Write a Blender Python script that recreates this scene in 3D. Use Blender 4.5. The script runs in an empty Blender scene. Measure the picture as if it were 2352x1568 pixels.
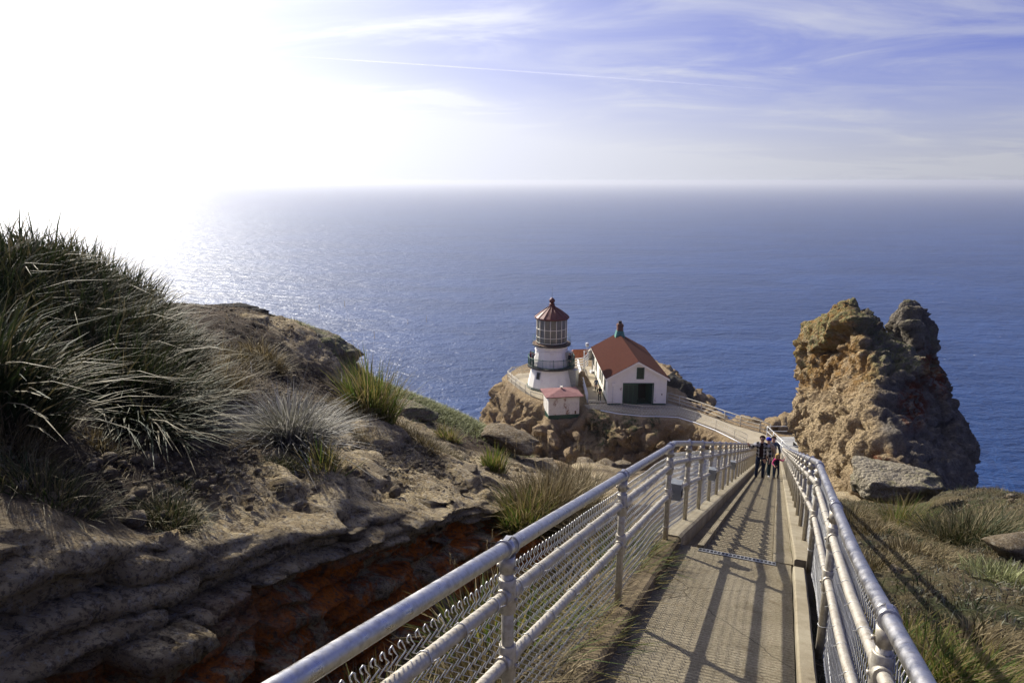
import bpy, bmesh, math, random
import numpy as np
from mathutils import Vector, Matrix, Quaternion

sc = bpy.context.scene
COL = sc.collection
PI = math.pi

# ------------------------------------------------------------------ camera
PITCH = math.atan(369 / 1584.0)
cam_d = bpy.data.cameras.new('camera')
cam = bpy.data.objects.new('camera', cam_d)
COL.objects.link(cam)
cam_d.sensor_width = 36.0
cam_d.lens = 1584.0 / 2352.0 * 36.0
cam_d.clip_start = 0.05
cam_d.clip_end = 200000.0
cam.location = (0, 0, 0)
cam.rotation_euler = (PI / 2 - PITCH, 0, 0)
sc.camera = cam
sc.render.resolution_x = 1024
sc.render.resolution_y = 682

# ------------------------------------------------------------------ light
SUN_AZ, SUN_EL = math.radians(-36.7), math.radians(34.0)
SUN = Vector((math.sin(SUN_AZ) * math.cos(SUN_EL), math.cos(SUN_AZ) * math.cos(SUN_EL), math.sin(SUN_EL)))
sun_d = bpy.data.lights.new('sun', 'SUN')
sun_d.energy = 5.0
sun_d.angle = math.radians(0.53)
sun_d.color = (1.0, 0.93, 0.80)
sun = bpy.data.objects.new('sun', sun_d)
COL.objects.link(sun)
sun.rotation_mode = 'QUATERNION'
sun.rotation_quaternion = SUN.to_track_quat('Z', 'Y')

world = bpy.data.worlds.new('World')
sc.world = world
world.use_nodes = True


def build_world():
    nt = world.node_tree
    nt.nodes.clear()
    N = nt.nodes.new
    L = nt.links.new

    def math_(op, a, b=None, c=None, clamp=False):
        n = N('ShaderNodeMath'); n.operation = op; n.use_clamp = clamp
        for i, v in enumerate((a, b, c)):
            if v is None: continue
            if isinstance(v, (int, float)): n.inputs[i].default_value = v
            else: L(v, n.inputs[i])
        return n.outputs[0]

    sky = N('ShaderNodeTexSky')
    sky.sky_type = 'NISHITA'
    sky.sun_disc = False
    sky.sun_elevation = SUN_EL
    sky.sun_rotation = SUN_AZ
    sky.altitude = 100
    sky.air_density = 1.0
    sky.dust_density = 0.7
    sky.ozone_density = 3.0
    tint = N('ShaderNodeMixRGB'); tint.blend_type = 'MULTIPLY'; tint.inputs[0].default_value = 1.0
    tint.inputs[2].default_value = (0.155, 0.20, 0.62, 1)
    L(sky.outputs[0], tint.inputs[1])

    tc = N('ShaderNodeTexCoord')
    d = tc.outputs['Generated']
    sep = N('ShaderNodeSeparateXYZ'); L(d, sep.inputs[0])
    dz = math_('MAXIMUM', sep.outputs[2], 0.0)
    den = math_('ADD', dz, 0.10)
    px = math_('DIVIDE', sep.outputs[0], den)
    py = math_('DIVIDE', sep.outputs[1], den)
    comb = N('ShaderNodeCombineXYZ'); L(px, comb.inputs[0]); L(py, comb.inputs[1])
    dot = N('ShaderNodeVectorMath'); dot.operation = 'DOT_PRODUCT'
    L(d, dot.inputs[0]); dot.inputs[1].default_value = SUN
    cosv = math_('MAXIMUM', dot.outputs['Value'], 0.0)
    g1 = math_('POWER', cosv, 7.0)
    g2 = math_('POWER', cosv, 60.0)

    # thin cirrus: streaky veil of two noises
    def noise(scale, detail, rough, rot, sx, sy, dist=0.0, off=(0, 0, 0)):
        m = N('ShaderNodeMapping'); L(comb.outputs[0], m.inputs[0])
        m.inputs['Rotation'].default_value = (0, 0, math.radians(rot))
        m.inputs['Scale'].default_value = (sx, sy, 1)
        m.inputs['Location'].default_value = off
        t = N('ShaderNodeTexNoise'); L(m.outputs[0], t.inputs[0])
        t.inputs['Scale'].default_value = scale; t.inputs['Detail'].default_value = detail
        t.inputs['Roughness'].default_value = rough; t.inputs['Distortion'].default_value = dist
        return t.outputs['Fac']

    def ramp(v, lo, hi):
        r = N('ShaderNodeMapRange'); r.interpolation_type = 'SMOOTHSTEP'
        L(v, r.inputs['Value']); r.inputs['From Min'].default_value = lo; r.inputs['From Max'].default_value = hi
        return r.outputs[0]

    streaks = ramp(noise(1.0, 9, 0.60, 62, 0.45, 1.5, 0.9, (3.4, 1.7, 0)), 0.20, 0.95)
    broad = ramp(noise(0.42, 4, 0.50, 20, 0.8, 1.0, 0.6, (7.3, 2.2, 0)), 0.30, 0.70)
    fluff = ramp(noise(1.15, 10, 0.62, 50, 0.7, 1.25, 0.7, (1.1, 5.2, 0)), 0.39, 0.73)
    veil = math_('MULTIPLY', broad, math_('ADD', math_('MULTIPLY', streaks, 0.40), math_('MULTIPLY', fluff, 0.85)))
    low = ramp(dz, 0.27, 0.0)                        # the air grows milky towards the horizon
    low2 = math_('MULTIPLY', low, low)
    cover = math_('ADD', math_('MULTIPLY', veil, 0.60), math_('MULTIPLY', low2, 0.80), clamp=True)
    cover = math_('ADD', cover, math_('MULTIPLY', math_('POWER', cosv, 2.6), 1.0), clamp=True)
    bright = math_('ADD', math_('ADD', math_('ADD', 3.9, math_('MULTIPLY', math_('POWER', cosv, 3.0), 2.4)), math_('MULTIPLY', g1, 5.2)), math_('MULTIPLY', g2, 40.0))
    bright = math_('ADD', bright, math_('MULTIPLY', math_('MULTIPLY', low2, 4.5), math_('POWER', cosv, 2.0)))
    bright = math_('MULTIPLY', bright, math_('SUBTRACT', 1.0, math_('MULTIPLY', low2, 0.22)))
    cc = N('ShaderNodeMixRGB'); cc.blend_type = 'MULTIPLY'; cc.inputs[0].default_value = 1.0
    cc.inputs[1].default_value = (0.925, 0.95, 1.07, 1)
    L(bright, cc.inputs[2])
    mix = N('ShaderNodeMixRGB'); L(cover, mix.inputs[0]); L(tint.outputs[0], mix.inputs[1]); L(cc.outputs[0], mix.inputs[2])
    bg = N('ShaderNodeBackground'); bg.inputs['Strength'].default_value = 0.12
    L(mix.outputs[0], bg.inputs['Color'])
    out = N('ShaderNodeOutputWorld'); L(bg.outputs[0], out.inputs['Surface'])


build_world()

sc.view_settings.view_transform = 'Standard'
sc.view_settings.look = 'None'
sc.view_settings.exposure = 0.48
sc.view_settings.gamma = 1.0
sc.view_settings.use_curve_mapping = False
sc.render.engine = 'CYCLES'
cy = sc.cycles
cy.use_denoising = True
try:
    cy.denoiser = 'OPENIMAGEDENOISE'
except Exception:
    pass
cy.use_adaptive_sampling = False
cy.adaptive_threshold = 0.02
cy.max_bounces = 6
cy.diffuse_bounces = 3
cy.glossy_bounces = 3
cy.transmission_bounces = 4
cy.transparent_max_bounces = 8
cy.volume_bounces = 0
cy.caustics_reflective = False
cy.caustics_refractive = False
cy.sample_clamp_indirect = 6.0

# ------------------------------------------------------------------ helpers
rng = random.Random(7)
nrng = np.random.default_rng(11)

AZ = math.radians(22.3)                      # heading of the stairs
DV = np.array([math.sin(AZ), math.cos(AZ)])
RV = np.array([math.cos(AZ), -math.sin(AZ)])
S_BEND, Z_BEND = 7.35, -2.0957 - 0.265 * 7.35
STEP_T, STEP_R = 0.436, 0.16
SLOPE2 = STEP_R / STEP_T
N_STEPS = 124
S_END = S_BEND + N_STEPS * STEP_T
Z_END = Z_BEND - N_STEPS * STEP_R
PLAT = Z_END - 0.02                           # level of the lighthouse terrace
SEA_Z = -108.0


def pz(s):
    """height of the walkway at distance s down its axis"""
    s = np.asarray(s, float)
    return np.where(s < S_BEND, -2.0957 - 0.265 * s, np.maximum(Z_BEND - SLOPE2 * (s - S_BEND), Z_END))


def sr(s, r, z=0.0):
    p = s * DV + r * RV
    return (float(p[0]), float(p[1]), float(z))


def to_sr(x, y):
    return x * DV[0] + y * DV[1], x * RV[0] + y * RV[1]


def ray(u, v):
    xc = (u - 1176) / 1584.0; yc = (784 - v) / 1584.0
    return np.array([xc, math.cos(PITCH) + yc * math.sin(PITCH), -math.sin(PITCH) + yc * math.cos(PITCH)])


def at(u, v, d):
    """survey point: bearing (u, v) at horizontal range d"""
    q = ray(u, v)
    return q * d / math.hypot(q[0], q[1])


def at_z(u, v, z):
    q = ray(u, v)
    return q * z / q[2]


def tag(o, label=None, cat=None, group=None, kind=None):
    if label: o['label'] = label
    if cat: o['category'] = cat
    if group: o['group'] = group
    if kind: o['kind'] = kind
    return o


def empty(name, loc=(0, 0, 0), rz=0.0, **kw):
    o = bpy.data.objects.new(name, None)
    COL.objects.link(o)
    o.location = loc; o.rotation_euler = (0, 0, rz)
    o.empty_display_size = 0.2
    tag(o, **kw)
    return o


def link_mesh(name, me, mats=None, parent=None, smooth=False):
    o = bpy.data.objects.new(name, me)
    COL.objects.link(o)
    if mats is not None:
        for m in (mats if isinstance(mats, (list, tuple)) else [mats]):
            me.materials.append(m)
    if parent is not None: o.parent = parent
    if smooth and len(me.polygons):
        me.polygons.foreach_set('use_smooth', np.ones(len(me.polygons), bool))
    return o


def np_mesh(name, V, F, attrs=None, mat_idx=None):
    """V (n,3), F (m,3|4) int arrays -> mesh"""
    V = np.asarray(V, np.float32); F = np.asarray(F, np.int32)
    me = bpy.data.meshes.new(name)
    k = F.shape[1]
    me.vertices.add(len(V)); me.vertices.foreach_set('co', V.ravel())
    me.loops.add(F.size); me.loops.foreach_set('vertex_index', F.ravel())
    me.polygons.add(len(F))
    me.polygons.foreach_set('loop_start', np.arange(0, F.size, k, dtype=np.int32))
    me.polygons.foreach_set('loop_total', np.full(len(F), k, np.int32))
    if mat_idx is not None: me.polygons.foreach_set('material_index', np.asarray(mat_idx, np.int32))
    me.update(calc_edges=True)
    me.validate()
    for an, av in (attrs or {}).items():
        a = me.attributes.new(an, 'FLOAT', 'POINT')
        a.data.foreach_set('value', np.asarray(av, np.float32))
    return me


class MB:
    """collects simple shapes, then links them as one mesh object"""
    def __init__(self):
        self.V = []; self.F = []; self.M = []; self.m = 0; self.S = []

    def _add(self, V, F, smooth=False):
        b = len(self.V)
        self.V += [tuple(v) for v in V]
        for f in F:
            self.F.append(tuple(i + b for i in f)); self.M.append(self.m); self.S.append(smooth)
        return self

    def box(self, lo, hi, mat=None):
        x0, y0, z0 = lo; x1, y1, z1 = hi
        V = [(x0, y0, z0), (x1, y0, z0), (x1, y1, z0), (x0, y1, z0), (x0, y0, z1), (x1, y0, z1), (x1, y1, z1), (x0, y1, z1)]
        if mat is not None: V = [tuple(mat @ Vector(v)) for v in V]
        return self._add(V, [(3, 2, 1, 0), (4, 5, 6, 7), (0, 1, 5, 4), (1, 2, 6, 5), (2, 3, 7, 6), (3, 0, 4, 7)])

    def hexa(self, P):
        return self._add(P, [(3, 2, 1, 0), (4, 5, 6, 7), (0, 1, 5, 4), (1, 2, 6, 5), (2, 3, 7, 6), (3, 0, 4, 7)])

    def tube(self, pts, r, n=8, caps=True, closed=False, radii=None):
        pts = [Vector(p) for p in pts]
        k = len(pts)
        rings = []
        up = None
        for i, p in enumerate(pts):
            if closed: t = pts[(i + 1) % k] - pts[i - 1]
            else: t = pts[min(i + 1, k - 1)] - pts[max(i - 1, 0)]
            t.normalize()
            if up is None:
                up = Vector((0, 0, 1)) if abs(t.z) < 0.9 else Vector((0, 1, 0))
            a = t.cross(up)
            if a.length < 1e-4:
                up = Vector((1, 0, 0)); a = t.cross(up)
            a.normalize(); b = a.cross(t).normalized(); up = b
            rr = radii[i] if radii else r
            rings.append([p + (a * math.cos(2 * PI * j / n) + b * math.sin(2 * PI * j / n)) * rr for j in range(n)])
        V = [v for ring in rings for v in ring]
        F = []
        for i in range(k if closed else k - 1):
            a, b = i * n, ((i + 1) % k) * n
            for j in range(n):
                j2 = (j + 1) % n
                F.append((a + j2, a + j, b + j, b + j2))
        self._add(V, F, True)
        if caps and not closed:
            bb = len(self.V) - len(V)
            self.F.append(tuple(bb + j for j in range(n))); self.M.append(self.m); self.S.append(False)
            e = bb + (k - 1) * n
            self.F.append(tuple(e + n - 1 - j for j in range(n))); self.M.append(self.m); self.S.append(False)
        return self

    def lathe(self, prof, n=24, c=(0, 0, 0), ph=0.0, smooth=True, caps=True):
        V = []; F = []
        for (r, z) in prof:
            for j in range(n):
                a = 2 * PI * j / n + ph
                V.append((c[0] + r * math.cos(a), c[1] + r * math.sin(a), c[2] + z))
        for i in range(len(prof) - 1):
            for j in range(n):
                j2 = (j + 1) % n
                F.append((i * n + j, i * n + j2, (i + 1) * n + j2, (i + 1) * n + j))
        self._add(V, F, smooth)
        if caps:
            bb = len(self.V) - len(V)
            self.F.append(tuple(bb + n - 1 - j for j in range(n))); self.M.append(self.m); self.S.append(False)
            e = bb + (len(prof) - 1) * n
            self.F.append(tuple(e + j for j in range(n))); self.M.append(self.m); self.S.append(False)
        return self

    def poly(self, P):
        return self._add(P, [tuple(range(len(P)))])

    def mesh(self, name):
        me = bpy.data.meshes.new(name)
        me.from_pydata(self.V, [], self.F)
        me.polygons.foreach_set('material_index', np.array(self.M, np.int32))
        me.polygons.foreach_set('use_smooth', np.array(self.S, bool))
        me.update()
        return me

    def build(self, name, mats, parent=None):
        return link_mesh(name, self.mesh(name), mats, parent)


def dup(o, parent=None, loc=None, rot=None):
    c = o.copy(); COL.objects.link(c)
    c.parent = parent
    if loc is not None: c.location = loc
    if rot is not None: c.rotation_euler = rot
    for ch in list(o.children):
        dup(ch, c)
    return c


# ------------------------------------------------------------------ noise in numpy
def _hash(ix, iy, iz, seed):
    h = (ix * 374761393 + iy * 668265263 + iz * 2147483647 + seed * 144269504) & 0xFFFFFFFF
    h = (h ^ (h >> 13)) * 1274126177 & 0xFFFFFFFF
    h = (h ^ (h >> 16)) * 2246822519 & 0xFFFFFFFF
    return h ^ (h >> 15)


def perlin(P, seed=0):
    P = np.asarray(P, np.float64)
    I = np.floor(P).astype(np.int64); f = P - I
    u = f * f * f * (f * (f * 6 - 15) + 10)
    out = np.zeros(len(P))
    for dx in (0, 1):
        for dy in (0, 1):
            for dz in (0, 1):
                h = _hash(I[:, 0] + dx, I[:, 1] + dy, I[:, 2] + dz, seed)
                gx = (h & 1023) / 511.5 - 1; gy = ((h >> 10) & 1023) / 511.5 - 1; gz = ((h >> 20) & 1023) / 511.5 - 1
                d = gx * (f[:, 0] - dx) + gy * (f[:, 1] - dy) + gz * (f[:, 2] - dz)
                w = (u[:, 0] if dx else 1 - u[:, 0]) * (u[:, 1] if dy else 1 - u[:, 1]) * (u[:, 2] if dz else 1 - u[:, 2])
                out += w * d
    return out


def fbm(P, octv=4, seed=0, gain=0.5, lac=2.03, ridged=False):
    P = np.asarray(P, np.float64); a = 1.0; out = np.zeros(len(P)); tot = 0
    for o in range(octv):
        n = perlin(P, seed + o * 17)
        if ridged: n = 0.5 - np.abs(n) * 1.6
        out += a * n; tot += a; a *= gain; P = P * lac + 3.17
    return out / tot * 1.6


def voronoi(P, seed=0):
    """F1, F2 and a random value of the cell"""
    P = np.asarray(P, np.float64)
    I = np.floor(P).astype(np.int64)
    f1 = np.full(len(P), 9.0); f2 = np.full(len(P), 9.0); idv = np.zeros(len(P))
    for dx in (-1, 0, 1):
        for dy in (-1, 0, 1):
            for dz in (-1, 0, 1):
                h = _hash(I[:, 0] + dx, I[:, 1] + dy, I[:, 2] + dz, seed)
                c = np.stack([I[:, 0] + dx + (h & 1023) / 1023., I[:, 1] + dy + ((h >> 10) & 1023) / 1023., I[:, 2] + dz + ((h >> 20) & 1023) / 1023.], 1)
                d = np.sqrt(((P - c) ** 2).sum(1))
                m1 = d < f1
                f2 = np.where(m1, f1, np.minimum(f2, d))
                idv = np.where(m1, (h >> 7 & 255) / 255., idv)
                f1 = np.where(m1, d, f1)
    return f1, f2, idv


def vor_facets(P, seed=0):
    """cells with a randomly tilted face each: broken-rock relief"""
    P = np.asarray(P, np.float64)
    I = np.floor(P).astype(np.int64)
    f1 = np.full(len(P), 9.0); f2 = np.full(len(P), 9.0); val = np.zeros(len(P))
    for dx in (-1, 0, 1):
        for dy in (-1, 0, 1):
            for dz in (-1, 0, 1):
                h = _hash(I[:, 0] + dx, I[:, 1] + dy, I[:, 2] + dz, seed)
                c = np.stack([I[:, 0] + dx + (h & 1023) / 1023., I[:, 1] + dy + ((h >> 10) & 1023) / 1023., I[:, 2] + dz + ((h >> 20) & 1023) / 1023.], 1)
                e = P - c
                d = np.sqrt((e ** 2).sum(1))
                h2 = _hash(I[:, 0] + dx, I[:, 1] + dy, I[:, 2] + dz, seed + 91)
                v = e[:, 0] * ((h2 & 255) / 127.5 - 1) + e[:, 1] * ((h2 >> 8 & 255) / 127.5 - 1) + e[:, 2] * ((h2 >> 16 & 255) / 127.5 - 1) + ((h2 >> 24 & 255) / 255. - .5) * .8
                m1 = d < f1
                f2 = np.where(m1, f1, np.minimum(f2, d))
                val = np.where(m1, v, val)
                f1 = np.where(m1, d, f1)
    return val, f2 - f1


def sstep(a, b, x):
    t = np.clip((np.asarray(x, float) - a) / (b - a), 0, 1)
    return t * t * (3 - 2 * t)


def grid_faces(n, m):
    i, j = np.meshgrid(np.arange(n - 1), np.arange(m - 1), indexing='ij')
    a = (i * m + j).ravel()
    return np.stack([a, a + 1, a + m + 1, a + m], 1)


def vnormals(V, n, m):
    G = V.reshape(n, m, 3)
    N = np.cross(np.gradient(G, axis=0), np.gradient(G, axis=1))
    N /= np.maximum(np.linalg.norm(N, axis=2, keepdims=True), 1e-9)
    return N.reshape(-1, 3)

# ------------------------------------------------------------------ materials
class Mat:
    def __init__(self, name, rough=0.8, metal=0.0, spec=0.5):
        self.m = bpy.data.materials.new(name); self.m.use_nodes = True
        self.nt = self.m.node_tree
        self.b = self.nt.nodes['Principled BSDF']
        self.out = self.nt.nodes['Material Output']
        self.b.inputs['Roughness'].default_value = rough
        self.b.inputs['Metallic'].default_value = metal
        self.b.inputs['Specular IOR Level'].default_value = spec
        self._tc = None

    def N(self, t): return self.nt.nodes.new(t)
    def L(self, a, b): self.nt.links.new(a, b)

    def co(self, scale=(1, 1, 1), loc=(0, 0, 0), rot=(0, 0, 0), src='Object'):
        if self._tc is None: self._tc = self.N('ShaderNodeTexCoord')
        m = self.N('ShaderNodeMapping'); self.L(self._tc.outputs[src], m.inputs[0])
        m.inputs['Scale'].default_value = scale; m.inputs['Location'].default_value = loc; m.inputs['Rotation'].default_value = rot
        return m.outputs[0]

    def noise(self, scale, detail=6, rough=0.6, dist=0.0, co=None, out='Fac'):
        t = self.N('ShaderNodeTexNoise')
        self.L(co if co is not None else self.co(), t.inputs[0])
        t.inputs['Scale'].default_value = scale; t.inputs['Detail'].default_value = detail
        t.inputs['Roughness'].default_value = rough; t.inputs['Distortion'].default_value = dist
        return t.outputs[out]

    def vor(self, scale, feature='F1', co=None, rand=1.0, out='Distance'):
        t = self.N('ShaderNodeTexVoronoi'); t.feature = feature
        self.L(co if co is not None else self.co(), t.inputs['Vector'])
        t.inputs['Scale'].default_value = scale; t.inputs['Randomness'].default_value = rand
        return t.outputs[out]

    def attr(self, name):
        a = self.N('ShaderNodeAttribute'); a.attribute_name = name
        return a.outputs['Fac']

    def rnd(self):
        return self.N('ShaderNodeObjectInfo').outputs['Random']

    def step(self, v, lo, hi, a=0.0, b=1.0):
        r = self.N('ShaderNodeMapRange'); r.interpolation_type = 'SMOOTHSTEP'
        self.L(v, r.inputs['Value'])
        r.inputs['From Min'].default_value = lo; r.inputs['From Max'].default_value = hi
        r.inputs['To Min'].default_value = a; r.inputs['To Max'].default_value = b
        return r.outputs[0]

    def op(self, o, a, b=None, clamp=False):
        n = self.N('ShaderNodeMath'); n.operation = o; n.use_clamp = clamp
        for i, v in enumerate((a, b)):
            if v is None: continue
            if isinstance(v, (int, float)): n.inputs[i].default_value = v
            else: self.L(v, n.inputs[i])
        return n.outputs[0]

    def mix(self, f, a, b, mode='MIX'):
        n = self.N('ShaderNodeMixRGB'); n.blend_type = mode
        for i, v in ((0, f), (1, a), (2, b)):
            if isinstance(v, (int, float)): n.inputs[i].default_value = v
            elif isinstance(v, tuple): n.inputs[i].default_value = v if len(v) == 4 else (*v, 1)
            else: self.L(v, n.inputs[i])
        return n.outputs[0]

    def ramp(self, v, stops):
        n = self.N('ShaderNodeValToRGB'); self.L(v, n.inputs[0])
        e = n.color_ramp.elements
        while len(e) < len(stops): e.new(0.5)
        for k, (p, c) in enumerate(stops):
            e[k].position = p; e[k].color = (*c, 1) if len(c) == 3 else c
        return n.outputs[0]

    def color(self, c):
        if isinstance(c, tuple): self.b.inputs['Base Color'].default_value = c if len(c) == 4 else (*c, 1)
        else: self.L(c, self.b.inputs['Base Color'])
        return self

    def rough(self, v):
        if isinstance(v, (int, float)): self.b.inputs['Roughness'].default_value = v
        else: self.L(v, self.b.inputs['Roughness'])
        return self

    def bump(self, h, dist=0.02, strength=1.0):
        n = self.N('ShaderNodeBump'); self.L(h, n.inputs['Height'])
        n.inputs['Distance'].default_value = dist; n.inputs['Strength'].default_value = strength
        self.L(n.outputs[0], self.b.inputs['Normal'])
        return self


M = {}


def simple(name, c, rough=0.6, metal=0.0, var=0.12, scale=6.0, spec=0.5):
    """painted or plain stuff with a little wear"""
    t = Mat(name, rough, metal, spec)
    n = t.noise(scale, 5, 0.65)
    d = tuple(x * (1 - var * 1.6) for x in c); l = tuple(min(1, x * (1 + var)) for x in c)
    t.color(t.ramp(n, [(0.3, d), (0.7, l)]))
    M[name] = t.m
    return t


def rock_colours(t, base, dark, pale, sc=1.0):
    big = t.noise(0.35 * sc, 5, 0.62, 0.4)
    mid = t.noise(2.3 * sc, 7, 0.68, 0.3)
    fin = t.noise(17 * sc, 5, 0.7)
    c = t.mix(t.step(big, 0.35, 0.68), base, dark)
    c = t.mix(t.step(mid, 0.50, 0.72), c, pale)
    c = t.mix(t.step(fin, 0.49, 0.60, 0, 0.6), c, tuple(x * 0.40 for x in dark))
    c = t.mix(t.step(t.noise(7.5 * sc, 8, 0.78, 0.4, t.co(loc=(3, 7, 2))), 0.54, 0.60, 0, 0.6), c, tuple(x * 0.5 for x in dark))
    c = t.mix(t.step(t.noise(11 * sc, 7, 0.75, 0.2, t.co(loc=(8, 1, 5))), 0.56, 0.63, 0, 0.55), c, tuple(min(1, x * 1.3) for x in pale))
    return c, mid, fin


# cliff under the lighthouse
t = Mat('cliff_rock', 0.92, spec=0.2)
c, mid, fin = rock_colours(t, (0.42, 0.305, 0.165), (0.28, 0.20, 0.115), (0.50, 0.39, 0.245))
c = t.mix(t.step(t.noise(0.5, 4, 0.6, co=t.co(loc=(9, 3, 1))), 0.58, 0.72, 0, 0.6), c, (0.30, 0.19, 0.075))
c = t.mix(t.op('MULTIPLY', t.attr('mask'), t.step(mid, 0.40, 0.60)), c, (0.055, 0.065, 0.022))
t.color(c).bump(t.op('ADD', mid, t.op('MULTIPLY', fin, 0.35)), 0.55, 1.0)
M['cliff'] = t.m

# big stack: ochre, tan, grey stone with shade painted in on its right flank, green lichen on top
t = Mat('stack_rock', 0.95, spec=0.2)
c, mid, fin = rock_colours(t, (0.40, 0.30, 0.17), (0.28, 0.205, 0.12), (0.50, 0.395, 0.25), 1.1)
geo = t.N('ShaderNodeNewGeometry'); sepn = t.N('ShaderNodeSeparateXYZ'); t.L(geo.outputs['Normal'], sepn.inputs[0])
c = t.mix(t.op('MULTIPLY', t.attr('ochre'), t.step(t.noise(1.6, 6, 0.7), 0.38, 0.58, 0, 0.9)), c, (0.24, 0.13, 0.035))
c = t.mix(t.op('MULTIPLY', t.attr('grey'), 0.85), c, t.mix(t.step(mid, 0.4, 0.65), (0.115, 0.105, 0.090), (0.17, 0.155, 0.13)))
c = t.mix(t.op('MULTIPLY', t.attr('rust'), t.step(t.noise(2.4, 5, 0.65), 0.42, 0.56)), c, (0.13, 0.032, 0.011))
c = t.mix(t.op('MULTIPLY', t.attr('lichen'), t.step(t.noise(2.8, 7, 0.7), 0.40, 0.58)), c, t.mix(t.step(fin, .4, .6), (0.125, 0.125, 0.045), (0.21, 0.205, 0.095)))
c = t.mix(t.op('MULTIPLY', t.attr('grey'), t.step(t.noise(3.6, 8, 0.75, 0.5, t.co(loc=(4, 4, 4))), 0.64, 0.70, 0, 0.7)), c, (0.42, 0.41, 0.37))
t.color(c).bump(t.op('ADD', t.noise(5.5, 9, 0.72), t.op('MULTIPLY', t.vor(7.0), -0.5)), 0.24, 1.0)
M['stack'] = t.m
t = Mat('dark_rock', 0.95, spec=0.15)
c, mid, fin = rock_colours(t, (0.075, 0.070, 0.060), (0.045, 0.042, 0.038), (0.13, 0.12, 0.10), 1.2)
t.color(c).bump(t.noise(2.2, 9, .75), 0.5, 1.0)
M['dark_rock'] = t.m

# hillside near the camera: soil, sandstone and its orange lichen by painted masks
t = Mat('hillside', 0.95, spec=0.15)
soil = t.ramp(t.noise(7, 9, 0.75), [(0.36, (0.018, 0.012, 0.008)), (0.48, (0.062, 0.043, 0.028)), (0.57, (0.115, 0.083, 0.054)), (0.69, (0.20, 0.15, 0.10))])
soil = t.mix(t.step(t.noise(0.7, 5), 0.42, 0.62, 0, 0.65), soil, (0.045, 0.032, 0.022))
dry = t.ramp(t.noise(26, 6, 0.75, co=t.co((1, 1, 0.4))), [(0.34, (0.045, 0.036, 0.018)), (0.52, (0.125, 0.100, 0.052)), (0.70, (0.24, 0.20, 0.11))])
grn = t.mix(t.step(t.noise(1.1, 5), 0.42, 0.62), dry, t.ramp(t.noise(30, 5, .7), [(0.35, (0.018, 0.025, 0.008)), (0.68, (0.095, 0.110, 0.042))]))
stco = t.co((1, 1, 4.5))
band = t.noise(1.7, 8, 0.70, 0.7, stco)
st = t.ramp(band, [(0.30, (0.17, 0.125, 0.075)), (0.46, (0.40, 0.312, 0.18)), (0.60, (0.54, 0.44, 0.27)), (0.74, (0.34, 0.285, 0.195))])
st = t.mix(t.step(t.noise(9, 8, 0.78), 0.51, 0.60, 0, 0.75), st, (0.46, 0.40, 0.30))
st = t.mix(t.step(t.noise(28, 6, 0.75), 0.50, 0.58, 0, 0.7), st, (0.085, 0.066, 0.046))
st = t.mix(t.step(t.noise(4.5, 9, 0.78, 0.6, t.co((1, 1, 2.4), (6, 2, 1))), 0.55, 0.61, 0, 0.75), st, (0.080, 0.062, 0.043))
st = t.mix(t.step(t.noise(19, 6, 0.75, co=t.co(loc=(2, 9, 4))), 0.57, 0.62, 0, 0.6), st, (0.42, 0.40, 0.35))
orange = t.mix(t.step(t.noise(8, 7, 0.75), 0.38, 0.62), (0.27, 0.085, 0.026), (0.66, 0.20, 0.028))
orange = t.mix(t.step(t.noise(14, 7, 0.75, co=t.co((1, 1, .5), (3, 3, 3))), 0.50, 0.62, 0, 0.85), orange, (0.10, 0.082, 0.060))
st = t.mix(t.op('MULTIPLY', t.attr('lichen'), t.step(t.noise(1.5, 8, 0.72, 0.5, t.co((1, 1, .8))), 0.41, 0.52)), st, orange)
c = t.mix(t.attr('rock'), soil, st)
c = t.mix(t.attr('turf'), c, grn)
t.color(c)
hh = t.op('ADD', t.op('MULTIPLY', t.noise(9, 10, 0.75, 0.3, t.co((1, 1, 2.2))), 1.0), t.op('MULTIPLY', band, 0.9))
t.bump(t.op('ADD', hh, t.op('MULTIPLY', t.noise(38, 5, 0.7), 0.35)), 0.11, 1.0)
M['hill'] = t.m

# separate sandstone slabs
t = Mat('sandstone', 0.95, spec=0.15)
band = t.noise(2.2, 8, 0.7, 0.5, t.co((1, 1, 3.2)))
st = t.ramp(band, [(0.30, (0.090, 0.070, 0.048)), (0.46, (0.23, 0.178, 0.112)), (0.60, (0.32, 0.26, 0.172)), (0.74, (0.20, 0.168, 0.128))])
st = t.mix(t.step(t.noise(11, 8, 0.78), 0.51, 0.60, 0, 0.7), st, (0.44, 0.40, 0.32))
st = t.mix(t.step(t.noise(32, 6, 0.75), 0.50, 0.58, 0, 0.65), st, (0.085, 0.066, 0.046))
t.color(st).bump(t.op('ADD', t.noise(14, 9, 0.75), t.op('MULTIPLY', band, 0.8)), 0.16, 1.0)
M['sandstone'] = t.m

t = Mat('boulder_rock', 0.95, spec=0.15)
c, mid, fin = rock_colours(t, (0.31, 0.27, 0.20), (0.22, 0.19, 0.14), (0.43, 0.39, 0.30), 2.0)
geo = t.N('ShaderNodeNewGeometry'); sepn = t.N('ShaderNodeSeparateXYZ'); t.L(geo.outputs['Normal'], sepn.inputs[0])
c = t.mix(t.op('MULTIPLY', t.step(sepn.outputs[2], 0.35, 0.85), t.step(t.noise(3.0, 7, 0.7), 0.40, 0.60, 0, 0.75)), c, (0.20, 0.215, 0.085))
t.color(c).bump(t.op('ADD', t.noise(7, 10, 0.78), t.op('MULTIPLY', t.vor(14), -0.5)), 0.22, 1.0)
M['boulder'] = t.m
t = Mat('foot_boulder_rock', 0.95, spec=0.15)
c, mid, fin = rock_colours(t, (0.40, 0.35, 0.26), (0.30, 0.26, 0.185), (0.50, 0.45, 0.355), 2.2)
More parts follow.
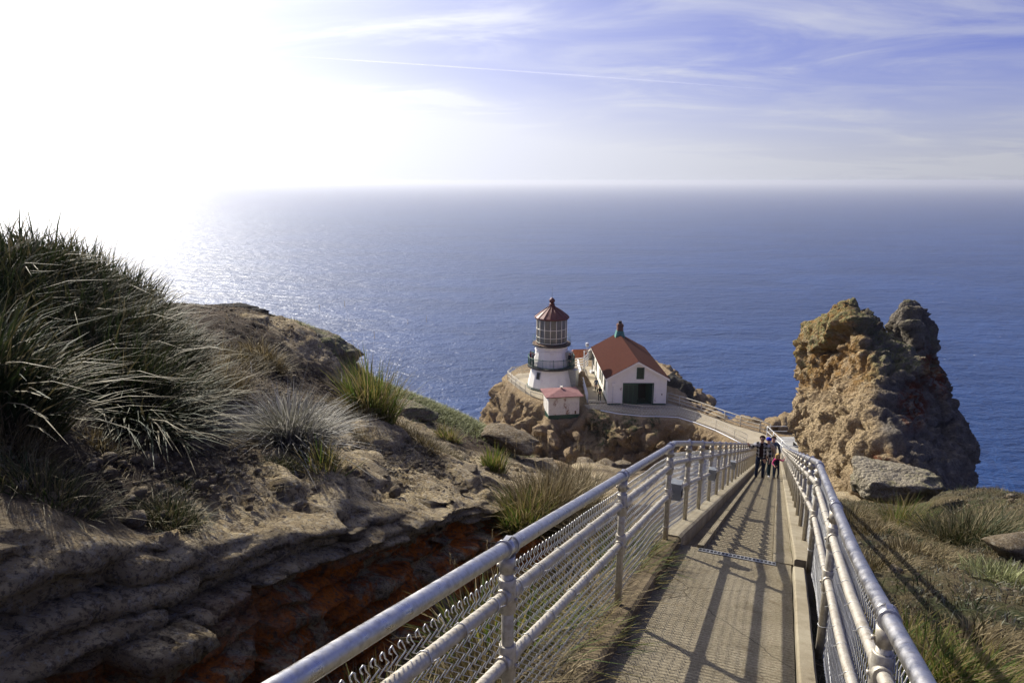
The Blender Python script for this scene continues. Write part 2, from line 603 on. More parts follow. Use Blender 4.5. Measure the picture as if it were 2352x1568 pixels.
c = t.mix(t.step(t.noise(1.6, 7, 0.75), 0.50, 0.62, 0, 0.6), c, (0.24, 0.225, 0.10))
t.color(c).bump(t.op('ADD', t.noise(6, 10, 0.78), t.op('MULTIPLY', t.vor(13), -0.6)), 0.20, 1.0)
M['foot_boulder'] = t.m

# concrete of the walkway
t = Mat('concrete', 0.95, spec=0.08)
n1 = t.noise(1.3, 6, 0.65); n2 = t.noise(55, 4, 0.8); n3 = t.noise(9, 7, 0.7)
c = t.mix(t.step(n1, 0.35, 0.65), (0.235, 0.200, 0.135), (0.305, 0.265, 0.188))
c = t.mix(t.step(n3, 0.55, 0.75, 0, 0.6), c, (0.175, 0.14, 0.09))
c = t.mix(t.step(n2, 0.46, 0.66, 0, 0.75), c, (0.085, 0.07, 0.048))
c = t.mix(t.step(t.noise(48, 4, .75, co=t.co(loc=(5, 5, 5))), 0.60, 0.70, 0, .7), c, (0.50, 0.46, 0.37))
c = t.mix(t.step(t.noise(3.0, 8, .75, 1.0, t.co(loc=(2, 8, 1))), .56, .66, 0, .55), c, (0.12, .09, .055))
wp = t.N('ShaderNodeMixRGB'); wp.inputs[0].default_value = .12; t.L(t.co(), wp.inputs[1]); t.L(t.noise(2.5, 5, .6, out='Color'), wp.inputs[2])
ck = t.step(t.vor(.55, 'DISTANCE_TO_EDGE', wp.outputs[0]), .0, .0045, 1, 0)
c = t.mix(t.op('MULTIPLY', ck, .8), c, (.05, .04, .028))
rb = t.N('ShaderNodeTexWave'); rb.wave_type = 'BANDS'; rb.bands_direction = 'Y'; t.L(t.co(rot=(0, 0, AZ)), rb.inputs[0]); rb.inputs['Scale'].default_value = 7; rb.inputs['Distortion'].default_value = 2.0; rb.inputs['Detail'].default_value = 2
c = t.mix(t.step(rb.outputs['Fac'], .45, .75, 0, .22), c, (.12, .10, .07))
t.color(c).bump(t.op('ADD', t.op('ADD', n2, t.op('MULTIPLY', n3, 1.2)), t.op('MULTIPLY', rb.outputs['Fac'], .8)), 0.014, 1.0)
M['concrete'] = t.m
t = Mat('kerb_concrete', 0.95, spec=0.08)
n1 = t.noise(1.9, 7, 0.7); n2 = t.noise(70, 4, 0.75)
c = t.mix(t.step(n1, 0.38, 0.66), (0.31, 0.275, 0.20), (0.22, 0.185, 0.125))
c = t.mix(t.step(t.noise(6, 8, 0.75), 0.56, 0.70, 0, 0.7), c, (0.115, 0.092, 0.06))
c = t.mix(t.step(n2, 0.52, 0.72, 0, 0.5), c, (0.15, 0.125, 0.088))
t.color(c).bump(n2, 0.006, 0.8)
M['kerb'] = t.m
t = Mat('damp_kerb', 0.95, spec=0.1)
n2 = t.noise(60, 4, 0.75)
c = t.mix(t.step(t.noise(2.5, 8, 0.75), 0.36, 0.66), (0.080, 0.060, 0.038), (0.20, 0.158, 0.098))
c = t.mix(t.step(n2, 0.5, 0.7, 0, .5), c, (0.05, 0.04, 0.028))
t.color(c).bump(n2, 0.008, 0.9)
M['damp_kerb'] = t.m

# fence metal
t = Mat('satin_aluminium', 0.34, 1.0)
n = t.noise(40, 4, 0.6, co=t.co((1, 1, 1)))
c = t.mix(t.step(n, 0.4, 0.7), (0.50, 0.49, 0.48), (0.38, 0.365, 0.345))
c = t.mix(t.step(t.noise(5, 8, .75), .58, .70, 0, .6), c, (0.26, .23, .19))
t.color(c)
t.rough(t.step(t.noise(14, 6, .7), 0.3, 0.7, 0.24, 0.50))
M['alu'] = t.m
t = Mat('dull_aluminium', 0.5, 0.55)
n = t.noise(22, 6, 0.7)
c = t.mix(t.step(n, 0.40, 0.66), (0.50, 0.465, 0.395), (0.36, 0.32, 0.25))
c = t.mix(t.step(t.noise(6, 8, 0.78), 0.56, 0.70, 0, 0.75), c, (0.17, 0.115, 0.06))
t.color(c).bump(t.noise(120, 3), 0.001, 0.5)
M['pipe'] = t.m
simple('galvanised_wire', (0.58, 0.58, 0.56), 0.42, 0.35, 0.15, 30); M['wire'] = M['galvanised_wire']
simple('grey_box', (0.27, 0.29, 0.31), 0.5, 0.3); simple('black_plastic', (0.02, 0.02, 0.022), 0.5)
simple('pvc', (0.66, 0.66, 0.66), 0.45)

# grass blades: colour carried by the blade itself (green, straw, silver), a random value per blade
def blade_mat(name, stops, trans=0.25):
    t = Mat(name, 0.62, spec=0.16)
    c = t.ramp(t.attr('tone'), stops)
    t.color(c)
    tr = t.N('ShaderNodeBsdfTranslucent'); t.L(c, tr.inputs['Color'])
    mx = t.N('ShaderNodeMixShader'); mx.inputs[0].default_value = trans
    t.L(t.b.outputs[0], mx.inputs[1]); t.L(tr.outputs[0], mx.inputs[2]); t.L(mx.outputs[0], t.out.inputs['Surface'])
    M[name] = t.m


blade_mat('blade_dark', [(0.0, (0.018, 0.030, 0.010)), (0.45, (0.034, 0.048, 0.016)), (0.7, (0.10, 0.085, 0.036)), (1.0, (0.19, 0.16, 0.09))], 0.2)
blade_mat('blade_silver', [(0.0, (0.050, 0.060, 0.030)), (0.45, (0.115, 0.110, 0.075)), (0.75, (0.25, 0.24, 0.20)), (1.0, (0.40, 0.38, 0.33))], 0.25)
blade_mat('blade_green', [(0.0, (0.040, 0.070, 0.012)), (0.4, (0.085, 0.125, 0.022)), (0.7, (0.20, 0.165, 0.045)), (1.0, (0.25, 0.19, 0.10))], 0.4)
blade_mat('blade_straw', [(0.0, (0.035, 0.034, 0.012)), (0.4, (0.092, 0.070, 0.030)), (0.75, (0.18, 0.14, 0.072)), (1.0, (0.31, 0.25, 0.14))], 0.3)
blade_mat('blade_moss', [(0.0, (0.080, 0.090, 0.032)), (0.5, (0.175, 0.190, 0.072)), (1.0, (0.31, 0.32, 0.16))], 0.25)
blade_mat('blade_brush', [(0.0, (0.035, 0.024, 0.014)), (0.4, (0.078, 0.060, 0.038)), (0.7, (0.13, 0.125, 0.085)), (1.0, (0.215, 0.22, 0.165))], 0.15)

# sea
t = Mat('sea_water', 0.12)
t.b.inputs['IOR'].default_value = 1.333
t.b.inputs['Specular IOR Level'].default_value = 0.25
w0 = t.noise(0.55, 3, 0.6, 0.2, t.co((1.0, 0.6, 1), rot=(0, 0, math.radians(-50))))
w1 = t.noise(0.20, 4, 0.6, 0.2, t.co((0.55, 1.0, 1), rot=(0, 0, math.radians(18))))
w2 = t.noise(0.075, 4, 0.6, 0.25, t.co((0.55, 1.0, 1), rot=(0, 0, math.radians(11))))
w3 = t.noise(0.016, 4, 0.55, 0.4, t.co((0.4, 1.0, 1), rot=(0, 0, math.radians(6))))
h = t.op('ADD', t.op('ADD', t.op('MULTIPLY', w1, 1.5), t.op('MULTIPLY', w2, 3.2)), t.op('ADD', t.op('MULTIPLY', w3, 3.0), t.op('MULTIPLY', w0, 0.55)))
t.bump(h, 1.0, 1.0)
cap = t.op('MULTIPLY', t.step(t.noise(0.30, 6, 0.66, 0.9, t.co((0.7, 1.0, 1), rot=(0, 0, math.radians(15)))), 0.690, 0.72), t.step(t.noise(0.012, 3, 0.5), 0.40, 0.60))
c = t.mix(t.step(w3, 0.35, 0.65), (0.009, 0.034, 0.110), (0.014, 0.047, 0.148))
t.color(t.mix(cap, c, (0.85, 0.87, 0.9)))
t.rough(t.op('ADD', 0.33, t.op('MULTIPLY', cap, 0.5)))
M['sea'] = t.m

# ================================================================== THE SETTING
# ------------------------------------------------------------------ sea and haze
def build_sea():
    rad = np.array([0, 60, 150, 300, 600, 1200, 2500, 5000, 10000, 20000, 38000.0])
    n = 72
    V = []; 
    for r in rad:
        a = np.linspace(0, 2 * PI, n, endpoint=False)
        V.append(np.stack([r * np.cos(a), r * np.sin(a), np.full(n, SEA_Z)], 1))
    V = np.concatenate(V)
    F = []
    for i in range(len(rad) - 1):
        for j in range(n):
            F.append((i * n + j, i * n + (j + 1) % n, (i + 1) * n + (j + 1) % n, (i + 1) * n + j))
    me = np_mesh('sea', V, np.array(F)[:, ::-1])
    o = link_mesh('sea', me, M['sea']); tag(o, kind='structure')
    if o.data.polygons[200].normal.z < 0:
        o.data.flip_normals()


build_sea()

hz = MB().box((-39000, -39000, SEA_Z - 1.0), (39000, 39000, 6.0)).build('haze', [])
hm = bpy.data.materials.new('haze'); hm.use_nodes = True
hm.node_tree.nodes.remove(hm.node_tree.nodes['Principled BSDF'])
pv = hm.node_tree.nodes.new('ShaderNodeVolumePrincipled')
pv.inputs['Color'].default_value = (0.69, 0.72, 0.80, 1)
pv.inputs['Density'].default_value = 0.000135
pv.inputs['Anisotropy'].default_value = 0.40
hm.node_tree.links.new(pv.outputs[0], hm.node_tree.nodes['Material Output'].inputs['Volume'])
hz.data.materials.append(hm)
tag(hz, kind='stuff')

# ------------------------------------------------------------------ near hillside: bank, gully, ridge of the stairs, right slope
BANK_CTRL = []
for (u, v, d) in [(0, 620, 10), (200, 650, 11), (330, 690, 12.3), (450, 800, 12), (150, 905, 8), (0, 900, 6.5), (0, 1100, 5.0), (300, 1085, 6), (-300, 900, 6), (-300, 640, 9),
                  (550, 1000, 8), (560, 880, 10.5), (700, 1005, 9), (850, 955, 11), (950, 1010, 11), (1050, 1055, 11.3), (600, 775, 15), (700, 890, 14), (800, 910, 15),
                  (1000, 960, 16), (1110, 1030, 15), (1190, 1085, 13.5), (1265, 1095, 14.2), (480, 1130, 6), (180, 1190, 5),
                  (430, 720, 20), (600, 722, 18), (700, 752, 17.6), (770, 795, 17.5), (830, 855, 17.5), (920, 900, 17.6), (1010, 940, 17.8), (1110, 988, 18), (1165, 1020, 17), (1215, 1062, 16),
                  (800, 1082, 7.6), (1000, 1085, 9.6), (640, 1120, 6.4)]:
    BANK_CTRL.append(at(u, v, d))
for (u, v, d, dd, dz) in [(0, 620, 10, 4, -.6), (200, 650, 11, 5, -1.5), (430, 720, 20, 5, -4.5), (600, 722, 18, 5, -5), (770, 795, 17.5, 5, -6), (920, 900, 17.6, 5, -6), (1110, 988, 18, 5, -5.5), (1215, 1062, 16, 5, -4.5)]:
    p = at(u, v, d); q = ray(u, v); k = math.hypot(q[0], q[1])
    BANK_CTRL.append(np.array([p[0] + q[0] / k * dd, p[1] + q[1] / k * dd, p[2] + dz]))
    BANK_CTRL.append(np.array([p[0] + q[0] / k * dd * 4, p[1] + q[1] / k * dd * 4, p[2] + dz * 4.5 - 4]))


def lip_z(s):
    s = np.asarray(s, float)
    z = -2.2 - 0.40 * (s - 2.7)
    return np.where(s < 10.5, z, np.minimum(z, pz(s) + 0.05) * 0 + np.maximum(pz(s) - 0.10, -5.32 - 0.40 * (s - 10.5) - 0.0))


LIP_R = -3.80
for s in (-4, -2, 0, 1.2, 2.7, 4.5, 6, 7.5, 9, 10.5):
    BANK_CTRL.append(np.array(sr(s, LIP_R, float(lip_z(s)))))
for s in (14, 18, 22, 26, 32, 40, 48, 56, 64, 70):
    BANK_CTRL.append(np.array(sr(s, LIP_R, float(pz(s)) - 0.45)))
for s, dz in ((20, -0.7), (24, -.6), (28, -1.2), (34, -1.6), (42, -2), (50, -2), (58, -1.0)):
    BANK_CTRL.append(np.array(sr(s, -6.5, float(pz(s)) + dz)))
for s, r, dz in ((22, -11, -5), (28, -11, -6), (36, -11, -7), (46, -11, -7), (54, -11, -5), (24, -20, -15), (34, -20, -14), (46, -20, -13), (30, -38, -30), (48, -38, -30)):
    BANK_CTRL.append(np.array(sr(s, r, float(pz(s)) + dz)))
BANK_CTRL = np.array(BANK_CTRL)


def rbf_fit(P, z, eps=0.8, smooth=0.02):
    d = np.sqrt(((P[:, None] - P[None]) ** 2).sum(2) + eps * eps)
    n = len(P)
    A = np.zeros((n + 3, n + 3)); A[:n, :n] = d - np.eye(n) * smooth
    A[:n, n] = 1; A[:n, n + 1:] = P; A[n, :n] = 1; A[n + 1:, :n] = P.T
    return np.linalg.solve(A, np.concatenate([z, np.zeros(3)]))


BW = rbf_fit(BANK_CTRL[:, :2], BANK_CTRL[:, 2])


def bank(x, y):
    x = np.asarray(x, float); y = np.asarray(y, float)
    out = np.full(x.shape, BW[-3]) + BW[-2] * x + BW[-1] * y
    for k in range(len(BANK_CTRL)):
        out += BW[k] * np.sqrt((x - BANK_CTRL[k, 0]) ** 2 + (y - BANK_CTRL[k, 1]) ** 2 + 0.64)
    return out


def right_z(s, r):
    """slope on the sea side of the stairs"""
    s = np.asarray(s, float); r = np.asarray(r, float)
    p = pz(s)
    rel = np.interp(r, [0.3, 0.6, 1.2, 1.8, 3.0, 5.0, 6.5, 9, 14, 40], [-0.35, -0.40, -0.10, 0.02, 0.0, -0.05, -0.75, -3.2, -9, -48])
    far = np.interp(r, [0.3, 0.6, 1.2, 3.0, 5.0, 9, 14, 40], [-0.35, -0.5, -0.55, -0.5, -0.9, -3.5, -8, -40])
    k = sstep(18, 26, s)
    hump = 1.0 * sstep(2.6, 5.0, r) * sstep(8.7, 6.0, r) * sstep(9, 16, s) * sstep(33, 25, s)
    return p + rel * (1 - k) + far * k + hump


def ditch(s):
    return np.interp(s, [-4, 2, 9.5, 13, 16], [-1.25, -1.25, -1.15, -0.55, -0.45])


def ground(x, y):
    """ground height used to stand plants and stones on"""
    x = np.atleast_1d(np.asarray(x, float)); y = np.atleast_1d(np.asarray(y, float))
    s, r = to_sr(x, y)
    L = bank(x, y)
    foot = pz(s) + ditch(s)
    mid = np.interp(r, [-3.3, -2.2, -1.3], [0, 1, 2])
    gul = np.where(r < -2.2, foot + (r + 3.3) / 1.1 * 0.12, foot + 0.12 + np.clip((r + 2.2) / 0.95, 0, 1) ** 0.8 * (-0.16 - ditch(s) - 0.12))
    gul = np.where(r < -3.3, foot, gul)
    z = np.where(r < -3.75, L, gul)
    z = np.where(r > -1.25, pz(s) - 0.2, z)
    return np.where(r > 0.3, right_z(s, r), z)


def build_hill():
    S = np.concatenate([np.arange(-4, 14, 0.06), np.arange(14, 26, 0.13), np.arange(26, 70.1, 0.35)])
    # columns: a parameter from far left to far right; the wall has its own run of columns
    rb = np.concatenate([np.linspace(-60, -14, 40), np.arange(-13.9, -3.86, 0.075)])
    nq = 64
    rg = np.concatenate([np.arange(-3.22, -1.2, 0.06), [-1.15, -0.6, 0.0, 0.30]])
    rr = np.concatenate([np.arange(0.36, 7.2, 0.085), np.geomspace(7.3, 90, 36)])
    ncol = len(rb) + nq + len(rg) + len(rr)
    R = np.zeros((len(S), ncol)); Z = np.zeros_like(R)
    rock = np.zeros_like(R); lich = np.zeros_like(R); turf = np.zeros_like(R)
    Sg = np.repeat(S[:, None], ncol, 1)
    a, b, c, d = len(rb), len(rb) + nq, len(rb) + nq + len(rg), ncol
    X = lambda s, r: s * DV[0] + r * RV[0]
    Y = lambda s, r: s * DV[1] + r * RV[1]
    # bank
    R[:, :a] = rb
    zb = bank(X(Sg[:, :a], R[:, :a]), Y(Sg[:, :a], R[:, :a]))
    Z[:, :a] = zb
    # wall
    q = np.linspace(1, 0, nq)
    lip = bank(X(S, np.full(len(S), LIP_R)), Y(S, np.full(len(S), LIP_R)))
    foot = pz(S) + ditch(S)
    wgt = np.interp(S, [-4, 9.5, 12.5], [1, 1, 0.15])
    profA = np.interp(q, [0, .18, .24, .42, .48, .66, .72, .86, .93, 1.0], [.52, .46, .36, .32, .23, .20, .13, .11, .07, .0])
    profB = np.interp(q, [0, .2, .45, .66, .72, .79, .86, .94, 1.0], [.36, .26, .14, .05, .06, .13, .16, .12, .0])
    kA = sstep(4.6, 2.9, S)[:, None]
    R[:, a:b] = LIP_R + (profA[None] * kA + profB[None] * (1 - kA)) * wgt[:, None] + (1 - q)[None] * 0.12 + (1 - wgt)[:, None] * (1 - q)[None] * 0.5
    Z[:, a:b] = foot[:, None] + (lip - foot)[:, None] * q[None]
    # gully, under the walk
    R[:, b:c] = rg
    Z[:, b:c] = ground(X(Sg[:, b:c], R[:, b:c]).ravel(), Y(Sg[:, b:c], R[:, b:c]).ravel()).reshape(len(S), -1)
    und = (R[:, b:c] > -1.3)
    Z[:, b:c] = np.where(und, (pz(S) - 0.30)[:, None], Z[:, b:c])
    # right slope
    R[:, c:d] = rr
    Z[:, c:d] = right_z(Sg[:, c:d], R[:, c:d])
    # strata: push the wall in and out by level, and break it along s
    wall = np.zeros_like(R); wall[:, a:b] = (np.sin(np.clip(q, 0, 1) * PI) ** 0.35)[None] * wgt[:, None]
    wall[:, a - 6:a] = np.linspace(0, 0.5, 6)[None] * wgt[:, None]
    P = np.stack([Sg.ravel() * 0.55, R.ravel() * 0.4, (Z - pz(Sg) * 0.75).ravel() * 3.2], 1)
    warp = fbm(np.stack([Sg.ravel() * .8, Z.ravel() * .8, R.ravel() * .3], 1), 3, 5)
    P[:, 2] += warp * 1.2
    l1 = fbm(P, 5, 21, 0.55, ridged=True)
    f1, f2, idv = voronoi(np.stack([Sg.ravel() * 1.1 + warp * .5, R.ravel() * .4, Z.ravel() * 2.9 + warp], 1), 4)
    # courses of broken blocks: each row of the bedding has its own joints
    warp2 = fbm(np.stack([Sg.ravel() * .45, Z.ravel() * .5, R.ravel() * .2], 1), 3, 15)
    lev = Z.ravel() - pz(Sg).ravel() * 0.78 + warp * 0.09 + warp2 * .08 + Sg.ravel() * .03 + 20
    rowf = lev * 6.4 + .5 * np.sin(lev * 5.1 + Sg.ravel() * .4); row = np.floor(rowf)
    hsh = lambda a_, b_: ((np.sin(a_ * 12.9898 + b_ * 78.233) * 43758.5453) % 1.0)
    colf = (Sg.ravel() + warp * .25) / (0.55 + 0.9 * hsh(row, row * 0)) + hsh(row, row * 0 + 3) * 5
    colm = np.floor(colf)
    edge_ = np.minimum(np.minimum(rowf - row, row + 1 - rowf) / 6.6, np.minimum(colf - colm, colm + 1 - colf) * .55)
    blk = (hsh(row, colm) - 0.5) * 0.34 + (hsh(row, row * 0 + 9) - .5) * 0.22 - sstep(.05, .0, edge_) * 0.11
    l2 = fbm(P * np.array([2.2, 2.2, 2.6]), 4, 27, 0.55, ridged=True)
    ddr = (l1 * 0.08 + l2 * 0.10 + blk * (1.0 + .5 * np.clip(warp, -1, 1))).reshape(R.shape) * wall
    Rn = R + ddr
    xyz = np.stack([X(Sg, Rn), Y(Sg, Rn), Z], 2)
    # masks
    sg, rg_ = Sg, R
    rock[:, a:b] = 1
    bx = fbm(np.stack([xyz[:, :a, 0].ravel(), xyz[:, :a, 1].ravel(), np.zeros(len(S) * a)], 1) * 0.9, 4, 9).reshape(len(S), a)
    edge = np.interp(Sg[:, :a], [-4, 3, 4, 7, 9, 12, 14], [0.25, 0.35, 0.9, 1.9, 2.4, 2.7, 1.7])
    rk = sstep(edge + 0.35, edge - 0.35, (LIP_R - R[:, :a]) + bx * 0.9)
    rk = np.where(Sg[:, :a] > 17, sstep(-.2, .3, bx), rk)
    # bare grey outcrop on the crest and a patch by the ridge
    xb, yb = xyz[:, :a, 0], xyz[:, :a, 1]
    for (u, v, dd, rad) in [(730, 800, 17.0, 1.6), (660, 770, 16.8, 1.0), (940, 940, 15.2, 0.9), (430, 990, 7.6, .5)]:
        p = at(u, v, dd)
        rk = np.maximum(rk, sstep(1.2, .75, np.hypot(xb - p[0], yb - p[1]) / rad + bx * .5))
    rock[:, :a] = rk
    lz = (xyz[:, a:b, 2] - foot[:, None]) / np.maximum(lip - foot, .2)[:, None]
    lich[:, a:b] = np.maximum(sstep(2.8, 4.2, Sg[:, a:b]) * sstep(0.80, 0.70, lz), sstep(1.0, 2.2, Sg[:, a:b]) * sstep(0.66, 0.52, lz)) * sstep(11, 9.5, Sg[:, a:b])
    rock[:, b:c] = np.where(R[:, b:c] < -2.2, 0.4, 0.0) * (Sg[:, b:c] < 12) + np.where(Sg[:, b:c] > 14, .9, 0) * (R[:, b:c] < -1.5)
    turf[:, b:c] = np.where(Sg[:, b:c] < 12, 0.55, 0.1)
    nx = fbm(np.stack([xyz[:, c:, 0].ravel(), xyz[:, c:, 1].ravel(), np.zeros(xyz[:, c:, 0].size)], 1) * 0.5, 4, 31).reshape(len(S), d - c)
    turf[:, c:] = np.clip(0.75 + nx * 0.9, 0.2, 1) * sstep(26, 20, Sg[:, c:])
    rock[:, c:] = sstep(22, 27, Sg[:, c:])
    # fine relief along the normal
    V = xyz.reshape(-1, 3)
    Nn = vnormals(V, len(S), ncol)
    if Nn[:, 2].mean() < 0: Nn = -Nn
    rkf = rock.ravel()
    amp = 0.035 + 0.05 * rkf + np.where(np.abs(R.ravel() + 8) > 6.5, 0.05, 0) * (Sg.ravel() > 14)
    amp = np.where(R.ravel() < -16, 0.8, amp)
    amp = np.where(R.ravel() > 9, 0.8, amp)
    amp = np.where((R.ravel() > -1.3) & (R.ravel() < 0.4), 0.0, amp)
    far = sstep(14, 30, Sg.ravel())
    n0 = fbm(V * 2.2, 5, 41, 0.55)
    n1 = fbm(V * 0.55, 4, 43, 0.5)
    soil_l = (1 - rkf) * (np.clip(fbm(V * 3.2, 3, 76, 0.6), -1, 1) * 0.05 + np.clip(fbm(V * 6.8, 3, 77, 0.65), -1, 1) * 0.055) * (np.abs(V[:, 1]) < 22)
    disp = n0 * amp + n1 * amp * (1.3 + 2.5 * far) + soil_l * ((R.ravel() < -1.4) | (R.ravel() > .45))
    # ledges on the flat sandstone above the lip
    led = np.zeros_like(R); led[:, :a] = rk * (Sg[:, :a] < 15)
    lv = fbm(np.stack([V[:, 0] * 1.2, V[:, 1] * 1.2, V[:, 2] * 4], 1), 4, 63)
    wv = fbm(V * 1.3, 3, 66)
    fa, fb, fid = voronoi(np.stack([V[:, 0] * 1.15 + wv * .5, V[:, 1] * 1.15 + wv * .3, V[:, 2] * 3.0], 1), 67)
    disp += led.ravel() * (np.round(lv * 3.0) / 3.0 * 0.07 + (fid - .5) * 0.13 - sstep(.07, .0, fb - fa) * 0.07 + fbm(V * 4.5, 4, 68, .6) * .045)
    V = V + Nn * disp[:, None]
    keep_u = (R.ravel() > -1.3) & (R.ravel() < 0.36)
    me = np_mesh('hillside', V, grid_faces(len(S), ncol), {'rock': rkf, 'lichen': lich.ravel(), 'turf': turf.ravel()})
    o = link_mesh('hillside', me, M['hill'], smooth=True)
    if sum(p.normal.z for p in list(me.polygons)[::977]) < 0: me.flip_normals()
    tag(o, kind='structure')
    return o


hillside = build_hill()

# ------------------------------------------------------------------ walkway: ramp, stairs, kerbs, drain
def strip_mesh(name, S, prof, mat, parent=None, z_of=pz, smooth=False, wob=0.0):
    """sweep a closed cross-section [(r, dz), ...] down the axis"""
    V = []; n = len(prof)
    for s in S:
        z0 = float(z_of(s))
        for (r, dz) in prof:
            p = sr(s, r, z0 + dz)
            if wob:
                w = math.sin(s * 3.1 + r * 7) * .5 + math.sin(s * 7.7 + dz * 9 + r * 3) * .5
                p = (p[0] + w * wob * RV[0], p[1] + w * wob * RV[1], p[2] + w * wob * .6)
            V.append(p)
    F = []
    for i in range(len(S) - 1):
        for j in range(n):
            j2 = (j + 1) % n
            F.append((i * n + j, i * n + j2, (i + 1) * n + j2, (i + 1) * n + j))
    F.append(tuple(range(n))[::-1]); F.append(tuple((len(S) - 1) * n + j for j in range(n)))
    me = bpy.data.meshes.new(name); me.from_pydata(V, [], F); me.update()
    bm = bmesh.new(); bm.from_mesh(me); bmesh.ops.recalc_face_normals(bm, faces=bm.faces); bm.to_mesh(me); bm.free()
    return link_mesh(name, me, mat, parent, smooth)


path = strip_mesh('path', [-3, -1, 1, 2.4, 2.412, 4.9, 4.912, 6.0, S_BEND], [(-0.95, 0), (0.245, 0.0), (0.245, -0.4), (-0.95, -0.4)], M['concrete'])
tag(path, kind='structure')
# kerbs of the ramp are cast in lengths
for (a, b) in ((-3, -0.4), (-0.394, 2.6), (2.606, 5.1), (5.106, 7.22)):
    ss = np.linspace(a, b, 14)
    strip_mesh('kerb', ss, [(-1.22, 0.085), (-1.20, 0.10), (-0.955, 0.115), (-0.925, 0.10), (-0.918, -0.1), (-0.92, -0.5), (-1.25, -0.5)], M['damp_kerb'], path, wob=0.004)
for (a, b) in ((-3, 1.2), (1.206, 3.55), (3.556, 7.0)):
    ss = np.linspace(a, b, 12)
    strip_mesh('kerb', ss, [(0.252, -0.3), (0.254, 0.085), (0.268, 0.10), (0.355, 0.10), (0.37, 0.08), (0.38, -0.6), (0.252, -0.6)], M['kerb'] if a > 1.21 and a < 3 else M['kerb'], path, wob=0.003)

ss_all = np.linspace(S_BEND + 0.004, S_END, 60)
lin = lambda s: Z_BEND - SLOPE2 * (s - S_BEND)
stair = strip_mesh('stairway', ss_all, [(-0.93, -0.075), (-0.765, -0.085), (-0.745, 0.035), (-0.675, 0.04), (-0.66, -0.22), (0.055, -0.22), (0.06, 0.005), (0.262, 0.012), (0.262, -0.7), (-0.93, -0.7)], M['concrete'], z_of=lin)
tag(stair, kind='structure')
k = S_BEND - 0.125
while k < S_END - 0.3:
    e = min(k + 3.16, S_END)
    ss = np.linspace(k, e - 0.006, 10)
    zz = lambda s: float(pz(s))
    strip_mesh('kerb', ss, [(-1.19, 0.115), (-1.17, 0.13), (-0.945, 0.13), (-0.915, 0.11), (-0.912, -0.1), (-0.914, -0.6), (-1.21, -0.6)], M['kerb'], stair, wob=0.003)
    strip_mesh('kerb', ss, [(0.264, -0.5), (0.268, 0.105), (0.285, 0.12), (0.455, 0.12), (0.475, 0.10), (0.50, -0.7), (0.264, -0.7)], M['kerb'], stair, wob=0.003)
    k = e
step_me = None
for i in range(N_STEPS):
    if step_me is None:
        b = MB()
        for (x0, x1) in ((-0.668, 0.052),):
            d = 0.012
            P = [(x0, 0), (x1, 0)]
            V = []
            prof = [(0.0, -0.30), (0.0, -0.002), (STEP_T - d, 0.0), (STEP_T, -d), (STEP_T + 0.004, -0.30)]
            for x in (x0, x1):
                for (s_, z_) in prof:
                    V.append((x * RV[0] + s_ * DV[0], x * RV[1] + s_ * DV[1], z_))
            n = len(prof)
            F = [(j, (j + 1) % n, n + (j + 1) % n, n + j) for j in range(n)] + [tuple(range(n))[::-1], tuple(range(n, 2 * n))]
            b._add(V, F)
        step_me = b.mesh('step'); step_me.materials.append(M['concrete'])
        bm = bmesh.new(); bm.from_mesh(step_me); bmesh.ops.recalc_face_normals(bm, faces=bm.faces); bm.to_mesh(step_me); bm.free()
    o = link_mesh('step', step_me, None, stair)
    p = sr(S_BEND + i * STEP_T, 0, Z_BEND - (i + 1) * STEP_R)
    o.location = (p[0], p[1], p[2] + (rng.random() - .5) * .006)


simple('grate', (0.26, 0.26, 0.25), 0.5, 0.6)
# drain grate let into the ramp end
def drain():
    root = empty('drain_grate', sr(7.20, 0, float(pz(7.20))), label='galvanised slotted drain grate across the walkway at the head of the stairs', cat='drain grate')
    f = MB(); slots = MB()
    r0, r1 = -0.72, 0.09
    Lp = lambda s, r, dz: Vector(sr(7.20 + s, r, float(pz(7.20 + s)) + dz)) - Vector(root.location)
    def bar(s0, s1, ra, rb, lo, hi, mb):
        mb.hexa([Lp(s0, ra, lo), Lp(s0, rb, lo), Lp(s1, rb, lo), Lp(s1, ra, lo), Lp(s0, ra, hi), Lp(s0, rb, hi), Lp(s1, rb, hi), Lp(s1, ra, hi)])
    bar(-0.005, 0.022, r0, r1, 0.001, 0.010, f); bar(0.098, 0.125, r0, r1, 0.001, 0.010, f)
    f.build('frame', M['grate'], root)
    n = 20
    pit = MB(); bar(0.022, 0.098, r0, r1, 0.0015, 0.003, pit); pit.build('pit', M['black_plastic'], root)
    for i in range(n + 1):
        r = r0 + (r1 - r0) * i / n
        c = MB(); bar(0.0225, 0.0975, max(r0, r - 0.006), min(r1, r + 0.006), 0.004, 0.0105, c); c.build('bar', M['grate'], root)


drain()

# ------------------------------------------------------------------ railings with chain link
H_TOP, H_MID, H_LOW = 1.09, 0.86, 0.525


def rail_base(s, side):
    """top of the kerb under the posts"""
    return float(pz(s)) + (0.11 if s < 7.2 else 0.12)


